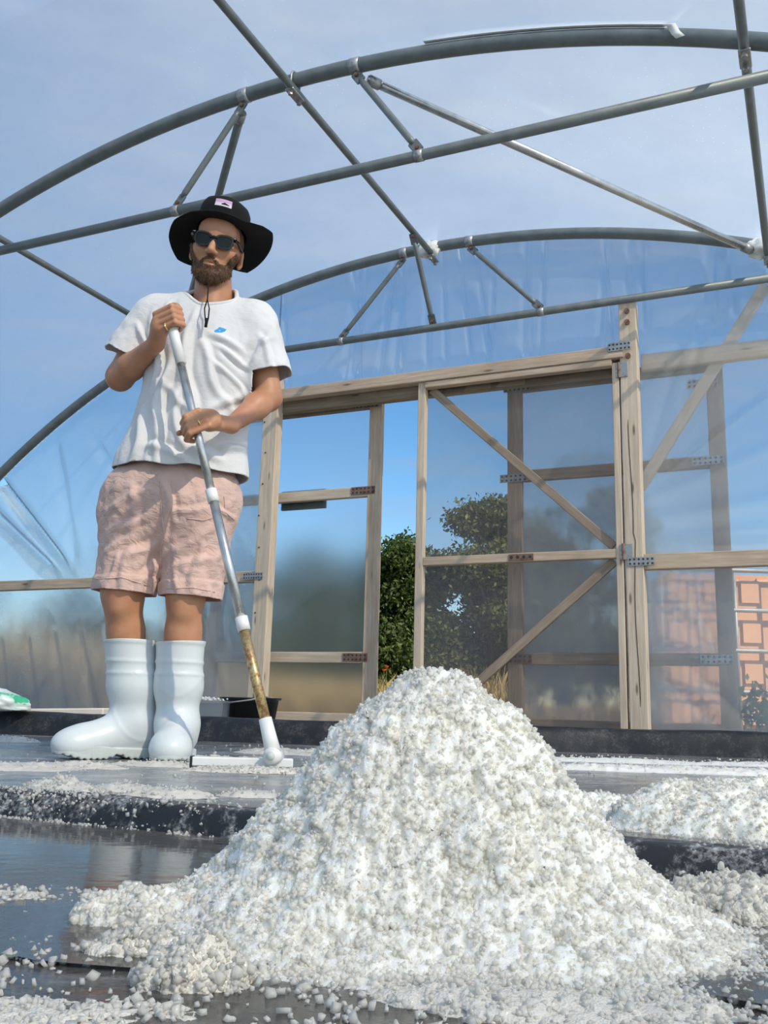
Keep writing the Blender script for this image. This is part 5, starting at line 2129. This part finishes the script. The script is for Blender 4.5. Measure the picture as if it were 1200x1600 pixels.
pole_part('handle_grip', 1.345, 1.168, .0158, M['plastic_white'])
pole_part('upper_pole', 1.172, .768, .0122, M['alu'])
pole_part('collar', .772, .735, .0168, M['plastic_white'])
pole_part('middle_pole', .738, .40, .0132, M['goldpole'] if False else M['alu'])
pole_part('collar', .405, .368, .0180, M['plastic_white'])
pole_part('lower_pole', .370, .118, .0142, M['goldpole'])
tube('socket', [on_pole(.135), on_pole(.09), on_pole(.045)], [.0175, .019, .0215], M['plastic_white'], sq_root, 16)
jn = on_pole(.040)
tube('pivot_joint', [jn + A([-.006, -.026, 0]), jn + A([.006, .026, 0])], .0215, M['plastic_white'], sq_root, 20)
tube('pivot_pin', [jn + A([-.0065, -.0285, 0]), jn + A([-.006, -.02, 0])], .012, M['sole'], sq_root, 16)
bl, br = A([-.490, 2.600, 0]), A([-.225, 2.620, 0])
bd = (br - bl) / np.linalg.norm(br - bl)
board('blade_bar', bl + ZV * .020, br + ZV * .020, ZV, .024, .030, M['plastic_white'], sq_root, .003)
board('blade_rubber', bl + A([0, -.004, .006]), br + A([0, -.004, .006]), ZV, .020, .006, M['sole'], sq_root, .001)
board('blade_end', bl + A([-.003, 0, .017]), bl + A([.003, 0, .017]), ZV, .034, .036, M['plastic_black'], sq_root, .001)

# ------------------------------------------------------------------ things by the far kerb
bc = at(392, 1090, 4.95)
bz = 0.01
bk = thing('bucket', (bc[0], bc[1], bz), 'black plastic bucket standing behind the kerb beside the pole', 'bucket')
R = .148
hgt = bc[2] - bz
v, f = lathe_geo([(R * .78, 0), (R * .97, hgt * .96), (R * 1.06, hgt * .96), (R * 1.06, hgt), (R * .99, hgt), (R * .97, hgt * .95), (R * .76, .01)], 32, (bc[0], bc[1], bz), True, True)
obj('bucket_body', v, f, M['plastic_black'], bk, True)
hp = [(bc[0] - R * 1.03, bc[1] - .01, bc[2] - .02), (bc[0] - R * .6, bc[1] - R * .9, bc[2] - .028), (bc[0] + .02, bc[1] - R * 1.1, bc[2] - .012), (bc[0] + R * .6, bc[1] - R * .9, bc[2] + .005), (bc[0] + R * 1.03, bc[1] - .01, bc[2] - .01)]
tube('bucket_handle', hp, .004, M['cage'], bk, 8)
tc = at(318, 1098, 4.75)
tub = thing('clear_tub', (tc[0], tc[1], .02), 'clear plastic tub left of the black bucket', 'tub')
tm = m_film('clear_plastic', haze=0.35, gloss=0.1, specks=False, hz_col=(.6, .62, .62))
th_ = tc[2] - .02
v, f = lathe_geo([(.145, 0), (.165, th_), (.180, th_), (.180, th_ + .012), (.16, th_ + .012), (.14, .01)], 4, (0, 0, 0), False, True)
ang = math.radians(45)
Rz = A([[math.cos(ang), -math.sin(ang), 0], [math.sin(ang), math.cos(ang), 0], [0, 0, 1]])
obj('tub_body', v @ Rz.T + A([tc[0], tc[1], .02]), f, tm, tub)
sv2 = tc + A([.03, -.06, .016])
cv_, cf_ = crystals(sv2 + np.random.default_rng(2).normal(size=(90, 3)) * A([.03, .025, .004]), None, np.full(90, .009), 5)
tag(obj('salt_crumbs', cv_, cf_, M['salt'], tub), kind='stuff')
b0, b1 = at(28, 1113, 4.78), at(172, 1112, 4.72)
bo = board('pale_plank', b0, b1, ZV, .034, .16, M['board'], None, .006)
tag(bo, 'pale flat plank resting on the kerb left of the boots', 'plank')
gc = at(2, 1103, 4.62)
v, q = grid_geo(48, 28, lambda a, b: np.stack([np.sin(np.pi * b) * np.cos(2 * np.pi * a), np.sin(np.pi * b) * np.sin(2 * np.pi * a), np.cos(np.pi * b)], 1))
v = v * (1 + .35 * fbm(v * 2.2, 3) + .16 * np.abs(fbm(v * 6, 3)))[:, None] * A([.135, .09, .06])
v[:, 2] = np.maximum(v[:, 2], -.035) - .02 * np.clip(v[:, 0] / .12, -1, 1) 
v[:, 2] = np.maximum(v[:, 2], -.035)
tag(obj('plastic_bag', v + A([gc[0] - .02, gc[1], .118 + .03]), q, M['bag'], smooth=False), 'crumpled white bag with green print at the left edge', 'bag')
